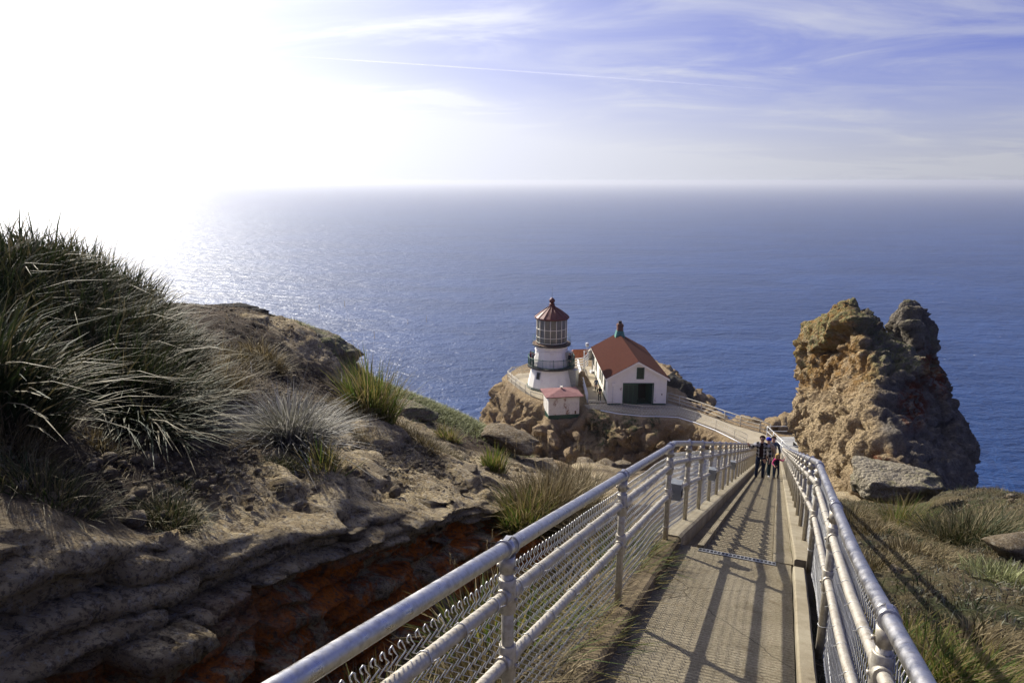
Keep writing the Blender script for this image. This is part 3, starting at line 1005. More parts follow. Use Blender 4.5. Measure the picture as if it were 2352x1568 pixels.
def make_post(name, slope):
    """post with sleeves at the rails; local x = down the stairs, z up; rail sleeves follow the slope"""
    b = MB()
    b.tube([(0, 0, -0.10), (0, 0, 0.5), (0, 0, H_TOP - 0.05)], 0.0285, 12)
    for h in (H_MID, H_LOW):
        b.tube([(0, 0, h - 0.085), (0, 0, h - 0.08), (0, 0, h + 0.08), (0, 0, h + 0.085)], .039, 14, radii=[.036, .0395, .0395, .036])
        for sg in (-1, 1):
            b.tube([(sg * .02, 0, h - sg * .02 * slope), (sg * .072, 0, h - sg * .072 * slope)], 0.037, 12)
    for h in (H_MID, H_LOW, H_TOP - .075):
        b.tube([(0, -.034, h - .02), (0, -.049, h - .02)], .010, 6); b.tube([(0, .034, h - .02), (0, .049, h - .02)], .010, 6)
    b.tube([(0, 0, H_TOP - 0.115), (0, 0, H_TOP - 0.035)], 0.0365, 12)
    return b.mesh(name)


def make_clamp(slope):
    b = MB()
    for sg in (-1, 1):
        b.tube([(sg * .036, 0, -sg * .036 * slope), (sg * .047, 0, -sg * .047 * slope)], 0.0425, 16)
    b.tube([(-.036, 0, .036 * slope), (.036, 0, -.036 * slope)], 0.0385, 14)
    b.box((-.02, -.012, .034), (.02, .012, .047))
    return b.mesh('clamp')


POST_ME = {}
for nm, g in (('ramp', 0.265), ('stairs', SLOPE2)):
    a = make_post('post', g); a.materials.append(M['pipe'])
    c = make_clamp(g); c.materials.append(M['alu'])
    POST_ME[nm] = (a, c)
TIE = MB()
TIE.tube([(0, math.cos(a) * 0.0315, math.sin(a) * 0.0315) for a in np.linspace(0, 2 * PI, 12, endpoint=False)], 0.0022, 5, closed=True)
TIE.tube([(0, -0.03, 0.0), (0.02, -0.05, 0.012)], 0.0022, 5)
TIE_ME = TIE.mesh('tie_wire'); TIE_ME.materials.append(M['wire'])


def chain_link(s0, s1, r, pitch, h0, h1, wire_r, name, parent, out, nside=3, step_h=None):
    step_h = step_h or pitch * 0.62
    nh = int(round((h1 - h0) / step_h))
    sk = np.arange(s0, s1, pitch)
    nw = len(sk)
    h = h0 + np.arange(nh + 1) * (h1 - h0) / nh
    zig = np.where(np.arange(nh + 1) % 2 == 0, -1, 1) * pitch * 0.5
    s = sk[:, None] + zig[None] * 1.04
    hh = np.repeat(h[None], nw, 0)
    dep = np.repeat((np.where(np.arange(nh + 1) % 2 == 0, -1, 1) * 0.0035)[None], nw, 0)
    if wire_r > 0.001 and h1 > 0.7:   # knuckles along the top edge
        e = zig[-1]
        add_s = sk[:, None] + np.array([[e * .45, e * .10, -e * .15, -e * .45, -e * 0.30, e * 0.05]])
        add_h = np.repeat((h1 + np.array([0.022, 0.042, 0.050, 0.040, 0.024, 0.014]))[None], nw, 0)
        add_d = np.repeat(np.array([[.002, .004, .003, -.001, -.004, -.005]]), nw, 0)
        s = np.concatenate([s, add_s], 1); hh = np.concatenate([hh, add_h], 1); dep = np.concatenate([dep, add_d], 1)
    s = s + nrng.normal(0, pitch * .03, s.shape)
    base = pz(s) + np.where(s < 7.2, 0.11, 0.12)
    rr = r + (0.07 * sstep(3.9, 1.2, s) if out > 0 else 0) + dep + out * (0.004 * np.sin(s * 2.3) + 0.004 * np.sin(s * 5.1))
    P = np.stack([s * DV[0] + rr * RV[0], s * DV[1] + rr * RV[1], base + hh], 2)
    T = np.gradient(P, axis=1); T /= np.maximum(np.linalg.norm(T, axis=2, keepdims=True), 1e-9)
    A = np.array([RV[0], RV[1], 0.0])
    B = np.cross(T, A); B /= np.maximum(np.linalg.norm(B, axis=2, keepdims=True), 1e-9)
    K = P.shape[1]
    rings = []
    for j in range(nside):
        a = 2 * PI * j / nside
        rings.append(P + wire_r * (math.cos(a) * A[None, None] + math.sin(a) * B))
    V = np.stack(rings, 2).reshape(-1, 3)
    i, kk, j = np.meshgrid(np.arange(nw), np.arange(K - 1), np.arange(nside), indexing='ij')
    j2 = (j + 1) % nside
    b = (i * K + kk) * nside
    F = np.stack([b + j, b + j2, b + nside + j2, b + nside + j], -1).reshape(-1, 4)
    me = np_mesh(name, V, F)
    o = link_mesh(name, me, M['wire'], parent, smooth=True)
    tag(o, kind='stuff')
    return o


def railing(side):
    left = side < 0
    r = -1.06 if left else 0.39 + 0.02
    root = empty('railing', sr(0, r, rail_base(0, side)),
                 label='long pale metal railing with chain link and lamp boxes, left of the stairs' if left else 'long pale metal railing with chain link on the tall rock side of the stairs',
                 cat='railing')
    org = Vector(root.location)
    rr_ = (lambda s: r) if left else (lambda s: r + 0.07 * float(sstep(3.9, 1.2, s)))
    r_st = r if left else 0.40
    ps = [0.27 - 2.26, 0.27, 2.53, 4.79, 7.05] if left else [0.40 - 2.26, 0.40, 2.66, 4.92, 7.18]
    k = ps[-1]
    while k < S_END - 1.5:
        k += 1.58; ps.append(k)
    for s in ps:
        a, c = POST_ME['ramp' if s < 7.3 else 'stairs']
        o = link_mesh('post', a, None, root)
        p = Vector(sr(s, rr_(s), rail_base(s, side))) - org
        o.location = p
        o.rotation_euler = (0, 0, PI / 2 - AZ)
        if s < 26:
            q = link_mesh('clamp', c, None, o); q.location = (0, 0, H_TOP)
    end = ps[-1]
    knots = [ps[0] - 0.5, ps[1], ps[4], ps[4] + 1.0, end]
    dense = sorted(set([knots[0], ps[4], 1.2, 1.7, 2.2, 3.1, 3.6, 4.1] + ps + [ps[4] - .25, ps[4] - .1, ps[4] + .1, ps[4] + .25]))

    def line(h, rad, nm, mat, n):
        pts = []
        for s in dense:
            z = rail_base(s, side) + h
            if abs(s - ps[4]) < 0.3: z -= 0.004
            pts.append(Vector(sr(s, rr_(s), z)) - org)
        MB().tube(pts, rad, n).build(nm, mat, root)
    line(H_TOP, 0.0335, 'top_rail', M['alu'], 18)
    line(H_MID, 0.0275, 'mid_rail', M['pipe'], 14)
    line(H_LOW, 0.0275, 'low_rail', M['pipe'], 14)
    # wires that tie the mesh to the rails
    far = MB()
    for h in (H_MID, H_LOW):
        s = -0.6
        while s < 30:
            s += 0.27 + rng.random() * 0.12
            if min(abs(s - x) for x in ps) < 0.09: continue
            p = Vector(sr(s, rr_(s), rail_base(s, side) + h)) - org
            if s < 13:
                o = link_mesh('tie_wire', TIE_ME, None, root); o.location = p
                o.rotation_euler = (0, math.atan(0.265 if s < 7.2 else SLOPE2) * (1 if left else 1) + rng.uniform(-.15, .15), PI / 2 - AZ + (0 if left else PI) + rng.uniform(-.12, .12))
            else:
                far.tube([p + Vector((RV[0] * .03 * math.cos(a), RV[1] * .03 * math.cos(a), .03 * math.sin(a))) for a in np.linspace(0, 2 * PI, 7, endpoint=False)], .002, 3, closed=True)
    tag(far.build('tie_wires_beyond', M['wire'], root), kind='stuff')
    ro = r - 0.036 if left else r + 0.036
    for (a, b, w, pt, ns) in ((-1.0, 5.5, .0029, .052, 5), (5.5, 14, .0030, .052, 4), (14, 30, .0027, .055, 3), (30, S_END - .5, .0030, .075, 3)):
        o = chain_link(a, b, ro, pt, 0.0 - (0.10 if a < 7 else 0), 0.915, w, 'chain_link', root, side, ns)
        o.matrix_parent_inverse = Matrix.Translation(-org)
    for s in ((7.02,) if left else (7.15, 4.9)):
        p = Vector(sr(s, r, rail_base(s, side) + .17)) - org
        MB().tube([p + Vector((.0315 * math.cos(a), .0315 * math.sin(a), .002 * math.sin(3 * a))) for a in np.linspace(0, 2 * PI, 14, endpoint=False)], .0028, 5, closed=True).build('binding_wire', M['wire'], root)
    if not left:
        pts = [Vector(sr(s, r + .03, rail_base(s, side) + hh)) - org for s, hh in ((7.18, .17), (6.9, .10), (6.4, .03), (5.8, -.04), (5.1, -.06), (4.92, .17), (4.6, .06), (3.9, -.02), (3.0, -.03), (2.66, .12))]
        MB().tube(pts, .0028, 5).build('tension_wire', M['wire'], root)
    return root


RAIL_L = railing(-1)
RAIL_R = railing(1)


def step_light(s, label, k=1.0):
    """small grey lamp box clamped to the low rail"""
    z = rail_base(s, -1) + H_LOW
    root = empty('lamp_box', sr(s, -1.0, z), PI / 2 - AZ, label=label, cat='lamp box', group='lamp boxes on the railing')
    b = MB().box((-.062, -.05, -.085), (.062, .07, .10)); b.build('housing', M['grey_box'], root)
    MB().box((-.064, -.052, .101), (.070, .074, .112)).build('lid', M['grey_box'], root)
    v = MB()
    for i in range(5):
        z0 = -.055 + i * .018
        v.box((-.046, -.058, z0), (.046, -.0505, z0 + .010))
    v.build('louvre', M['black_plastic'], root)
    MB().tube([(.063, .0, .0), (.11, -.0, -.02), (.118, .0, -.05)], .016, 8).build('conduit', M['black_plastic'], root)


step_light(7.32, 'large grey lamp box on the low rail beside the corner post of the railing')
step_light(11.65, 'grey lamp box on the left railing, second one down the stairs')
step_light(17.2, 'small dark lamp box on the left railing, furthest down the stairs')

# ------------------------------------------------------------------ the headland with its terrace
def pg(u, v, z=None):
    return at_z(u, v, PLAT if z is None else z)


EDGE_PX = [(1160, 862), (1163, 870), (1166, 877), (1194, 900), (1219, 915), (1246, 923), (1262, 926), (1300, 925), (1340, 930), (1352, 945), (1380, 948), (1474, 960), (1557, 962), (1600, 974), (1646, 993), (1686, 1015), (1722, 1040)]
EDGE = [pg(u, v)[:2] for u, v in EDGE_PX]
endp = np.array(sr(S_END, -1.4)[:2]); endr = np.array(sr(S_END, 2.2)[:2])
POLY = [tuple(p) for p in EDGE] + [tuple(endp), tuple(endr), sr(S_END + 6, 4.0)[:2], tuple(pg(1745, 975)[:2]), tuple(pg(1650, 962)[:2]), tuple(pg(1580, 932)[:2]), tuple(pg(1560, 905)[:2]), (20.5, 84.), (19.5, 92.0), (12.0, 97.0), (5.0, 94.0), (1.2, 88.5)]
POLY = np.array(POLY)


def poly_dist(x, y, poly):
    """signed distance, negative inside"""
    P = np.stack([x, y], 1)
    d = np.full(len(P), 1e9); ins = np.zeros(len(P), bool)
    n = len(poly)
    for i in range(n):
        a = poly[i]; b = poly[(i + 1) % n]
        e = b - a; w = P - a
        t = np.clip((w @ e) / (e @ e), 0, 1)
        d = np.minimum(d, np.linalg.norm(w - t[:, None] * e, axis=1))
        c = ((a[1] > P[:, 1]) != (b[1] > P[:, 1])) & (P[:, 0] < (b[0] - a[0]) * (P[:, 1] - a[1]) / (b[1] - a[1] + 1e-12) + a[0])
        ins ^= c
    return np.where(ins, -d, d)


def cliff_z(x, y):
    d = poly_dist(x, y, POLY)
    d = np.where(d > 0, d * (1 + .75 * sstep(5.0, 1.0, x) * sstep(70, 76, y)), d)
    P = np.stack([x, y, np.zeros_like(x)], 1)
    dd = d + fbm(P * 0.22, 4, 51) * 1.5 * sstep(0.1, 2.5, d) + fbm(P * 0.8, 3, 53) * 0.5 * sstep(0.0, 1.0, d)
    dd = np.where(d > 0, np.maximum(dd, d * 0.25), d)
    z = PLAT - np.interp(dd, [-1, 0, 0.25, 1.0, 2.2, 4.2, 8, 14, 40, 120], [0, 0, 0.10, 0.9, 2.4, 4.4, 9.5, 17, 52, 100])
    q0 = at_z(1260, 963, PLAT - 1.0); ca_, sa_ = math.cos(math.radians(9)), math.sin(math.radians(9))
    lx = (x - q0[0]) * ca_ + (y - q0[1]) * sa_; ly = -(x - q0[0]) * sa_ + (y - q0[1]) * ca_
    od = np.hypot(np.maximum(np.maximum(-.25 - lx, lx - 3.6), 0), np.maximum(np.maximum(-.25 - ly, ly - 3.0), 0))
    z = np.maximum(z, PLAT - 1.06 - od * 1.5 - sstep(0, 1, od) * .4)
    # the ground keeps higher beside the lower path
    return z, d


def build_headland():
    xs = np.concatenate([np.linspace(-60, -14, 26), np.arange(-13.6, 34, 0.13), np.linspace(34.5, 90, 26)])
    ys = np.concatenate([np.linspace(20, 48, 26), np.arange(48.3, 76, 0.13), np.arange(76.2, 102, 0.5), np.linspace(104, 160, 20)])
    Xg, Yg = np.meshgrid(xs, ys, indexing='ij')
    x, y = Xg.ravel(), Yg.ravel()
    z, d = cliff_z(x, y)
    V = np.stack([x, y, z], 1)
    Nn = vnormals(V, len(xs), len(ys))
    if Nn[:, 2].mean() < 0: Nn = -Nn
    out = sstep(0.05, 0.9, d)
    warp = np.stack([fbm(V * 0.35, 3, 61), fbm(V * 0.35, 3, 62), fbm(V * 0.35, 3, 63)], 1) * 1.1
    a1, e1 = vor_facets((V + warp * 1.3) * np.array([.36, .36, .40]), 3)
    a2, e2 = vor_facets((V + warp * .8) * np.array([.85, .85, 1.0]), 8)
    a3, e3 = vor_facets(V * 2.0 + warp, 9)
    fac = a1 * 1.25 - sstep(.10, 0, e1) * .45 + a2 * .48 - sstep(.10, 0, e2) * .22 + a3 * .18
    fn = fbm(V * 1.7, 5, 71, .65) * 0.22 + fbm(V * 0.5 + warp, 5, 74, .6, ridged=True) * 0.7 + fbm(V * 0.25, 3, 72) * 0.9
    amt = out * np.interp(d, [0, 1.2, 3], [0.15, 0.8, 1.0])
    amt = amt * (1 - sstep(.5, .1, np.hypot(np.maximum(np.abs(V[:, 0] - (at_z(1260, 963, PLAT - 1)[0] + 1.5)) - 1.9, 0), np.maximum(np.abs(V[:, 1] - (at_z(1260, 963, PLAT - 1)[1] + 1.5)) - 1.7, 0))) * .85)
    V = V + Nn * ((fac - .1 + fn) * amt)[:, None]
    V[:, 2] += (1 - out) * fbm(V * 0.9, 3, 73) * 0.03
    mask = np.zeros(len(V))
    for (u, v, dd, rad) in [(1385, 1000, 66, 1.6), (1450, 968, 68.5, .9), (1500, 966, 69, .8)]:
        p = at(u, v, dd)
        mask = np.maximum(mask, sstep(1.2, .6, np.hypot(V[:, 0] - p[0], V[:, 2] - p[2]) / rad) * (V[:, 1] < 75))
    me = np_mesh('headland', V, grid_faces(len(xs), len(ys)), {'mask': mask})
    o = link_mesh('headland', me, M['cliff'], smooth=True)
    if sum(p.normal.z for p in list(me.polygons)[::977]) < 0: me.flip_normals()
    tag(o, kind='structure')
    return o


headland = build_headland()


def ico(sub):
    bm = bmesh.new(); bmesh.ops.create_icosphere(bm, subdivisions=sub, radius=1.0)
    V = np.array([v.co[:] for v in bm.verts]); F = np.array([[v.index for v in f.verts] for f in bm.faces]); bm.free()
    return V, F


ICO = {k: ico(k) for k in (2, 3, 4, 5, 6)}


def stone_mesh(name, size, seed, sub=3, rough=0.22, flat=0.0, mat=None, cut=6, sharp=0.55, boxy=0.0):
    """a boulder: sphere cut by planes, then roughened"""
    V, F = ICO[sub]; V = V.copy()
    g = np.random.default_rng(seed)
    if boxy:
        mx = np.abs(V).max(1, keepdims=True)
        V = V * (1 - boxy) + V / mx * .82 * boxy
    for k in range(cut):
        n = g.normal(size=3); n /= np.linalg.norm(n)
        h = g.uniform(0.50, 0.82)
        d = V @ n
        V = V - n[None] * (np.maximum(d - h, 0) * sharp * 1.6)[:, None].clip(0, 1)
    V = V + V * (fbm(V * 1.4 + seed * 3.1, 4, seed)[:, None] * rough) + V * (fbm(V * 5 + seed, 3, seed + 5)[:, None] * rough * .28)
    V = V * np.array(size)
    if flat: V[:, 2] = np.where(V[:, 2] < 0, V[:, 2] * (1 - flat), V[:, 2])
    me = np_mesh(name, V, F)
    if mat: me.materials.append(mat)
    me.polygons.foreach_set('use_smooth', np.ones(len(me.polygons), bool))
    return me


# large rounded boulders that stand out of the cliff under the terrace
CL_ST = [stone_mesh('stone', (1, .8, .9), 100 + i, 4, 0.34, mat=M['cliff'], cut=14, sharp=.66, boxy=.35) for i in range(6)]
for (u, v, d, w, h, seed) in [(1240, 990, 67, 2.0, 1.5, 6), (1275, 1012, 64.8, 2.3, 1.8, 8), (1205, 1000, 68.3, 1.7, 1.3, 7), (1325, 1003, 65.2, 1.3, 1.1, 10), (1225, 1035, 64.2, 1.6, 1.4, 11), (1305, 1045, 62.2, 1.8, 1.3, 13), (1560, 985, 66.7, 1.2, .9, 16), (1490, 985, 67.7, .9, .7, 20), (1520, 1022, 63.8, 1.0, .8, 23), (1600, 1003, 65.3, .9, .7, 17), (1165, 985, 72.3, 1.4, 1.2, 28)]:
    p = at(u, v, d)
    zc, dd = cliff_z(np.array([p[0]]), np.array([p[1]]))
    o = link_mesh('stone', CL_ST[seed % 6], None, headland)
    o.location = (p[0], p[1], min(p[2], float(zc[0]) + 0.35) if False else p[2])
    o.scale = (w * .62, w * .42, h * .62)
    o.location = tuple(np.array(o.location) + np.array([0, .18 * w, 0]))
    o.rotation_euler = (rng.uniform(-.4, .4), rng.uniform(-.4, .4), rng.uniform(0, 6.28))


def rock_thing(name, u, v, d, size, seed, label, mat, sub=4, rz=None, rough=.25, group=None, cut=8, tilt=(0, 0), cat='rock'):
    p = at(u, v, d)
    me = stone_mesh(name, size, seed, sub, rough, mat=mat, cut=cut)
    o = link_mesh(name, me)
    o.location = tuple(p); o.rotation_euler = (tilt[0], tilt[1], rng.uniform(0, 6.28) if rz is None else rz)
    return tag(o, label, cat, group)


# ------------------------------------------------------------------ paving of the terrace and the lower path
t = M['terrace'] = None
tm = Mat('terrace_concrete', 0.9, spec=0.25)
c = tm.ramp(tm.noise(0.9, 7, 0.7), [(0.3, (0.29, 0.245, 0.165)), (0.7, (0.41, 0.355, 0.26))])
c = tm.mix(tm.step(tm.noise(25, 4, .7), .5, .7, 0, .4), c, (0.13, 0.11, 0.075))
tm.color(c); M['terrace'] = tm.m


def flat_poly(name, pts, z, mat, thick=0.12):
    b = MB()
    P = [(p[0], p[1]) for p in pts]; n = len(P)
    V = [(x, y, z - thick) for x, y in P] + [(x, y, z) for x, y in P]
    b._add(V, [tuple(range(n))[::-1], tuple(range(n, 2 * n))] + [(i, (i + 1) % n, n + (i + 1) % n, n + i) for i in range(n)])
    me = b.mesh(name)
    bm = bmesh.new(); bm.from_mesh(me); bmesh.ops.recalc_face_normals(bm, faces=bm.faces); bm.to_mesh(me); bm.free()
    return tag(link_mesh(name, me, mat), kind='structure')


near_edge = [pg(u, v) for u, v in [(1352, 939), (1379, 941), (1474, 953), (1557, 955), (1597, 967), (1644, 985), (1686, 1006), (1716, 1022)]]
far_edge = [pg(u, v) for u, v in [(1745, 992), (1700, 981), (1664, 969), (1610, 949), (1560, 933), (1534, 926)]]
lower_path = flat_poly('lower_path', near_edge + [np.array(sr(S_END, -0.95)), np.array(sr(S_END, 0.5)), np.array(sr(S_END + 3.2, 0.9))] + far_edge + [pg(1392, 927), pg(1340, 930)], PLAT + 0.035, M['terrace'])
terr = flat_poly('terrace', [pg(u, v) for u, v in [(1166, 873), (1194, 896), (1219, 910), (1249, 918), (1290, 915), (1315, 900), (1310, 868), (1250, 855), (1190, 858)]], PLAT + 0.04, M['terrace'])
side_walk = flat_poly('side_walk', [pg(u, v) for u, v in [(1347, 925), (1391, 925.5), (1358, 842), (1336, 842)]], PLAT + 0.045, M['terrace'])


# ------------------------------------------------------------------ railings down there
simple('weathered_rail', (0.50, 0.46, 0.37), 0.7, 0.1, 0.2, 8)
simple('white_timber', (0.66, 0.66, 0.66), 0.6, 0, 0.1, 10)
simple('green_iron', (0.035, 0.115, 0.085), 0.5, 0.2, 0.2, 10)
simple('grey_steel', (0.32, 0.33, 0.33), 0.5, 0.6)


def open_fence(pts, h, rails, step, label, mat, name='fence', rail_r=0.045, post_r=0.04, meshed=True, group=None, cat='fence', gap=0.30):
    pts = [Vector(p) for p in pts]
    root = empty(name, pts[0], label=label, cat=cat, group=group)
    o = pts[0]
    acc = 0.0; posts = []
    for a, b in zip(pts[:-1], pts[1:]):
        L = (b - a).length; n = max(1, round(L / step))
        for i in range(n): posts.append(a.lerp(b, i / n))
    posts.append(pts[-1])
    me = MB().tube([(0, 0, -.15), (0, 0, h + .03)], post_r, 8).mesh('post'); me.materials.append(mat)
    for p in posts:
        q = link_mesh('post', me, None, root); q.location = p - o
    for rh in rails:
        MB().tube([p - o + Vector((0, 0, rh)) for p in pts], rail_r, 8).build('rail', mat, root)
    if meshed:
        w = MB()
        for a, b in zip(pts[:-1], pts[1:]):
            L = (b - a).length; d = (b - a)
            n = int(L / gap)
            for i in range(n):
                for sg in (1, -1):
                    p0 = a + d * ((i + (0 if sg > 0 else 1)) / n); p1 = a + d * ((i + (1 if sg > 0 else 0)) / n)
                    for kk in range(2):
                        z0 = .06 + (rails[0] - .08) * kk / 2; z1 = .06 + (rails[0] - .08) * (kk + 1) / 2
                        w.tube([p0 - o + Vector((0, 0, z0)), p1 - o + Vector((0, 0, z1))], .006, 3, caps=False)
        tag(w.build('wire_mesh', M['wire'], root), kind='stuff')
    return root


Z3 = lambda p, dz=0.0: Vector((p[0], p[1], p[2] + dz))
open_fence([Z3(pg(*q)) for q in [(1222, 858), (1176, 862), (1166, 872), (1194, 896), (1219, 910), (1247, 917.5)]], 1.1, [1.1, .95, .55], 1.6,
           'tan metal fence with wire mesh curving round the foot of the lighthouse', M['weathered_rail'], rail_r=.03, post_r=.03)
open_fence([Z3(pg(*q)) for q in [(1352, 940), (1379, 942), (1474, 954), (1557, 956), (1597, 968), (1644, 986), (1686, 1007), (1714, 1022)]], 1.05, [1.05, .6], 2.0,
           'thin metal fence along the white pipe, cliff side of the lower path', M['weathered_rail'], rail_r=.024, post_r=.024)
open_fence([Z3(pg(*q)) for q in [(1533, 924), (1560, 932), (1610, 948), (1664, 968), (1700, 980), (1745, 991), (1768, 1000)]], 1.12, [1.12, .72, .36], 2.2,
           'pale three rail fence on the rocky side of the lower path, right of the hall', M['weathered_rail'], rail_r=.05, post_r=.055, meshed=False)
# diagonal brace by the shed end of the near fence
# white pipe along the cliff edge
pp = [Z3(pg(*q), .05) for q in [(1379.7, 943.5), (1420, 951), (1473.8, 956.5), (1520, 957.5), (1557, 959.5), (1597, 971.5), (1643.6, 989.5), (1686.6, 1011), (1714, 1025)]]
o = MB().tube(pp, .07, 10).build('pipe', M['pvc'])
tag(o, 'white plastic pipe lying along the cliff edge of the lower path', 'pipe')
# pale handrail beside the hall
hr = [Z3(pg(*q)) for q in [(1349, 925), (1341, 895), (1333, 866), (1327, 843)]]
open_fence(hr, 1.05, [1.05, .7, .35], 1.8, 'white wooden handrail running along the left side of the hall', M['white_timber'], name='handrail', rail_r=.07, post_r=.06, meshed=False, cat='handrail')
wf = [Z3(at(u, v, 84.5)) for u, v in [(1307, 853), (1341, 848), (1350, 838)]]
open_fence(wf, 1.55, [1.5, 1.15, .8, .45, .12], 1.4, 'white slatted wooden fence between the lighthouse gallery and the hall', M['white_timber'], rail_r=.06, post_r=.06, meshed=False)

# ------------------------------------------------------------------ buildings
def paint_mat(name, c, var=.06, rust=False, boards=0.0, rough=.6):
    t = Mat(name, rough, spec=.35)
    n = t.noise(2.2, 6, .65)
    col = t.mix(t.step(n, .4, .7), c, tuple(x * (1 - var * 2) for x in c))
    st = t.noise(7, 6, .7, co=t.co((1, 1, .22)))
    col = t.mix(t.step(st, .62, .78, 0, .45), col, (c[0] * .72, c[1] * .62, c[2] * .46))
    if rust:
        r = t.op('MULTIPLY', t.step(t.noise(1.3, 7, .72, co=t.co((1, 1, .45), (3, 1, 7))), .54 if rust is True else .63, .66 if rust is True else .73), t.step(t.noise(6, 5, .7), .38, .56))
        col = t.mix(r, col, (0.24, 0.095, 0.025))
        if rust is True: col = t.mix(t.step(t.noise(9, 6, .7, co=t.co((1, 1, .5), (7, 1, 2))), .58, .68, 0, .8), col, (0.42, 0.36, 0.26))
    t.color(col)
    if boards:
        w = t.N('ShaderNodeTexWave'); w.wave_type = 'BANDS'; w.bands_direction = 'Z'; w.wave_profile = 'SAW'
        t.L(t.co(), w.inputs[0]); w.inputs['Scale'].default_value = boards
        t.bump(w.outputs['Fac'], .02, 1.0)
    M[name] = t.m
    return t.m


paint_mat('white_wall', (0.93, 0.88, 0.77), .03, rust='light')
paint_mat('white_iron', (0.92, 0.885, 0.80), .03, rust='light')
paint_mat('tower_rust', (0.86, 0.85, 0.82), .04, rust=False)
paint_mat('shed_wall', (0.80, 0.76, 0.66), .06, rust=True)
simple('green_paint', (0.012, 0.060, 0.035), .5, 0, .2, 5)
simple('dark_green', (0.006, 0.030, 0.018), .5, 0, .2, 5)
simple('teal_flashing', (0.06, 0.22, 0.17), .6, 0, .25, 3)
simple('red_iron', (0.125, 0.024, 0.017), .55, .1, .2, 3)
simple('dark_iron', (0.045, 0.038, 0.034), .6, .3, .3, 4)
simple('brown_deck', (0.17, 0.10, 0.06), .8, .1, .4, 3)
simple('cream_bar', (0.84, 0.78, 0.62), .5, 0, .1, 5)
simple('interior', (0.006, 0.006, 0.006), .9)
t = Mat('roof_shingle', .95, spec=.05)
rows = t.noise(1, 2, .5, co=t.co((3.0, 22, 22)))
c = t.ramp(t.noise(3.2, 7, .7), [(.3, (0.042, 0.0145, 0.010)), (.7, (0.074, 0.0245, 0.0155))])
c = t.mix(t.step(rows, .4, .65, 0, .45), c, (0.045, 0.016, 0.011))
t.color(c); M['shingle'] = t.m
t = Mat('pink_roof', .95, spec=.06)
c = t.ramp(t.noise(1.7, 7, .7), [(.3, (0.20, 0.105, 0.10)), (.7, (0.29, 0.165, 0.155))])
t.color(c); M['pink_roof'] = t.m
t = Mat('orange_tile', .85, spec=.2)
c = t.ramp(t.noise(2.5, 6, .7), [(.3, (0.36, 0.10, 0.030)), (.7, (0.55, 0.20, 0.075))])
t.color(c); M['orange_tile'] = t.m
t = Mat('chimney_brick', .9)
b_ = t.N('ShaderNodeTexBrick'); t.L(t.co((1, 1, 1)), b_.inputs['Vector']); b_.inputs['Scale'].default_value = 5
b_.inputs['Color1'].default_value = (0.20, 0.085, 0.05, 1); b_.inputs['Color2'].default_value = (0.13, 0.06, 0.04, 1); b_.inputs['Mortar'].default_value = (0.15, .13, .11, 1)
t.color(b_.outputs[0]); M['chimney'] = t.m
t = Mat('lantern_glass', .06, spec=.6)
t.color(t.ramp(t.noise(1.2, 4), [(.35, (0.125, .125, .10)), (.65, (.20, .195, .155))])); t.rough(0.35)
M['glass'] = t.m


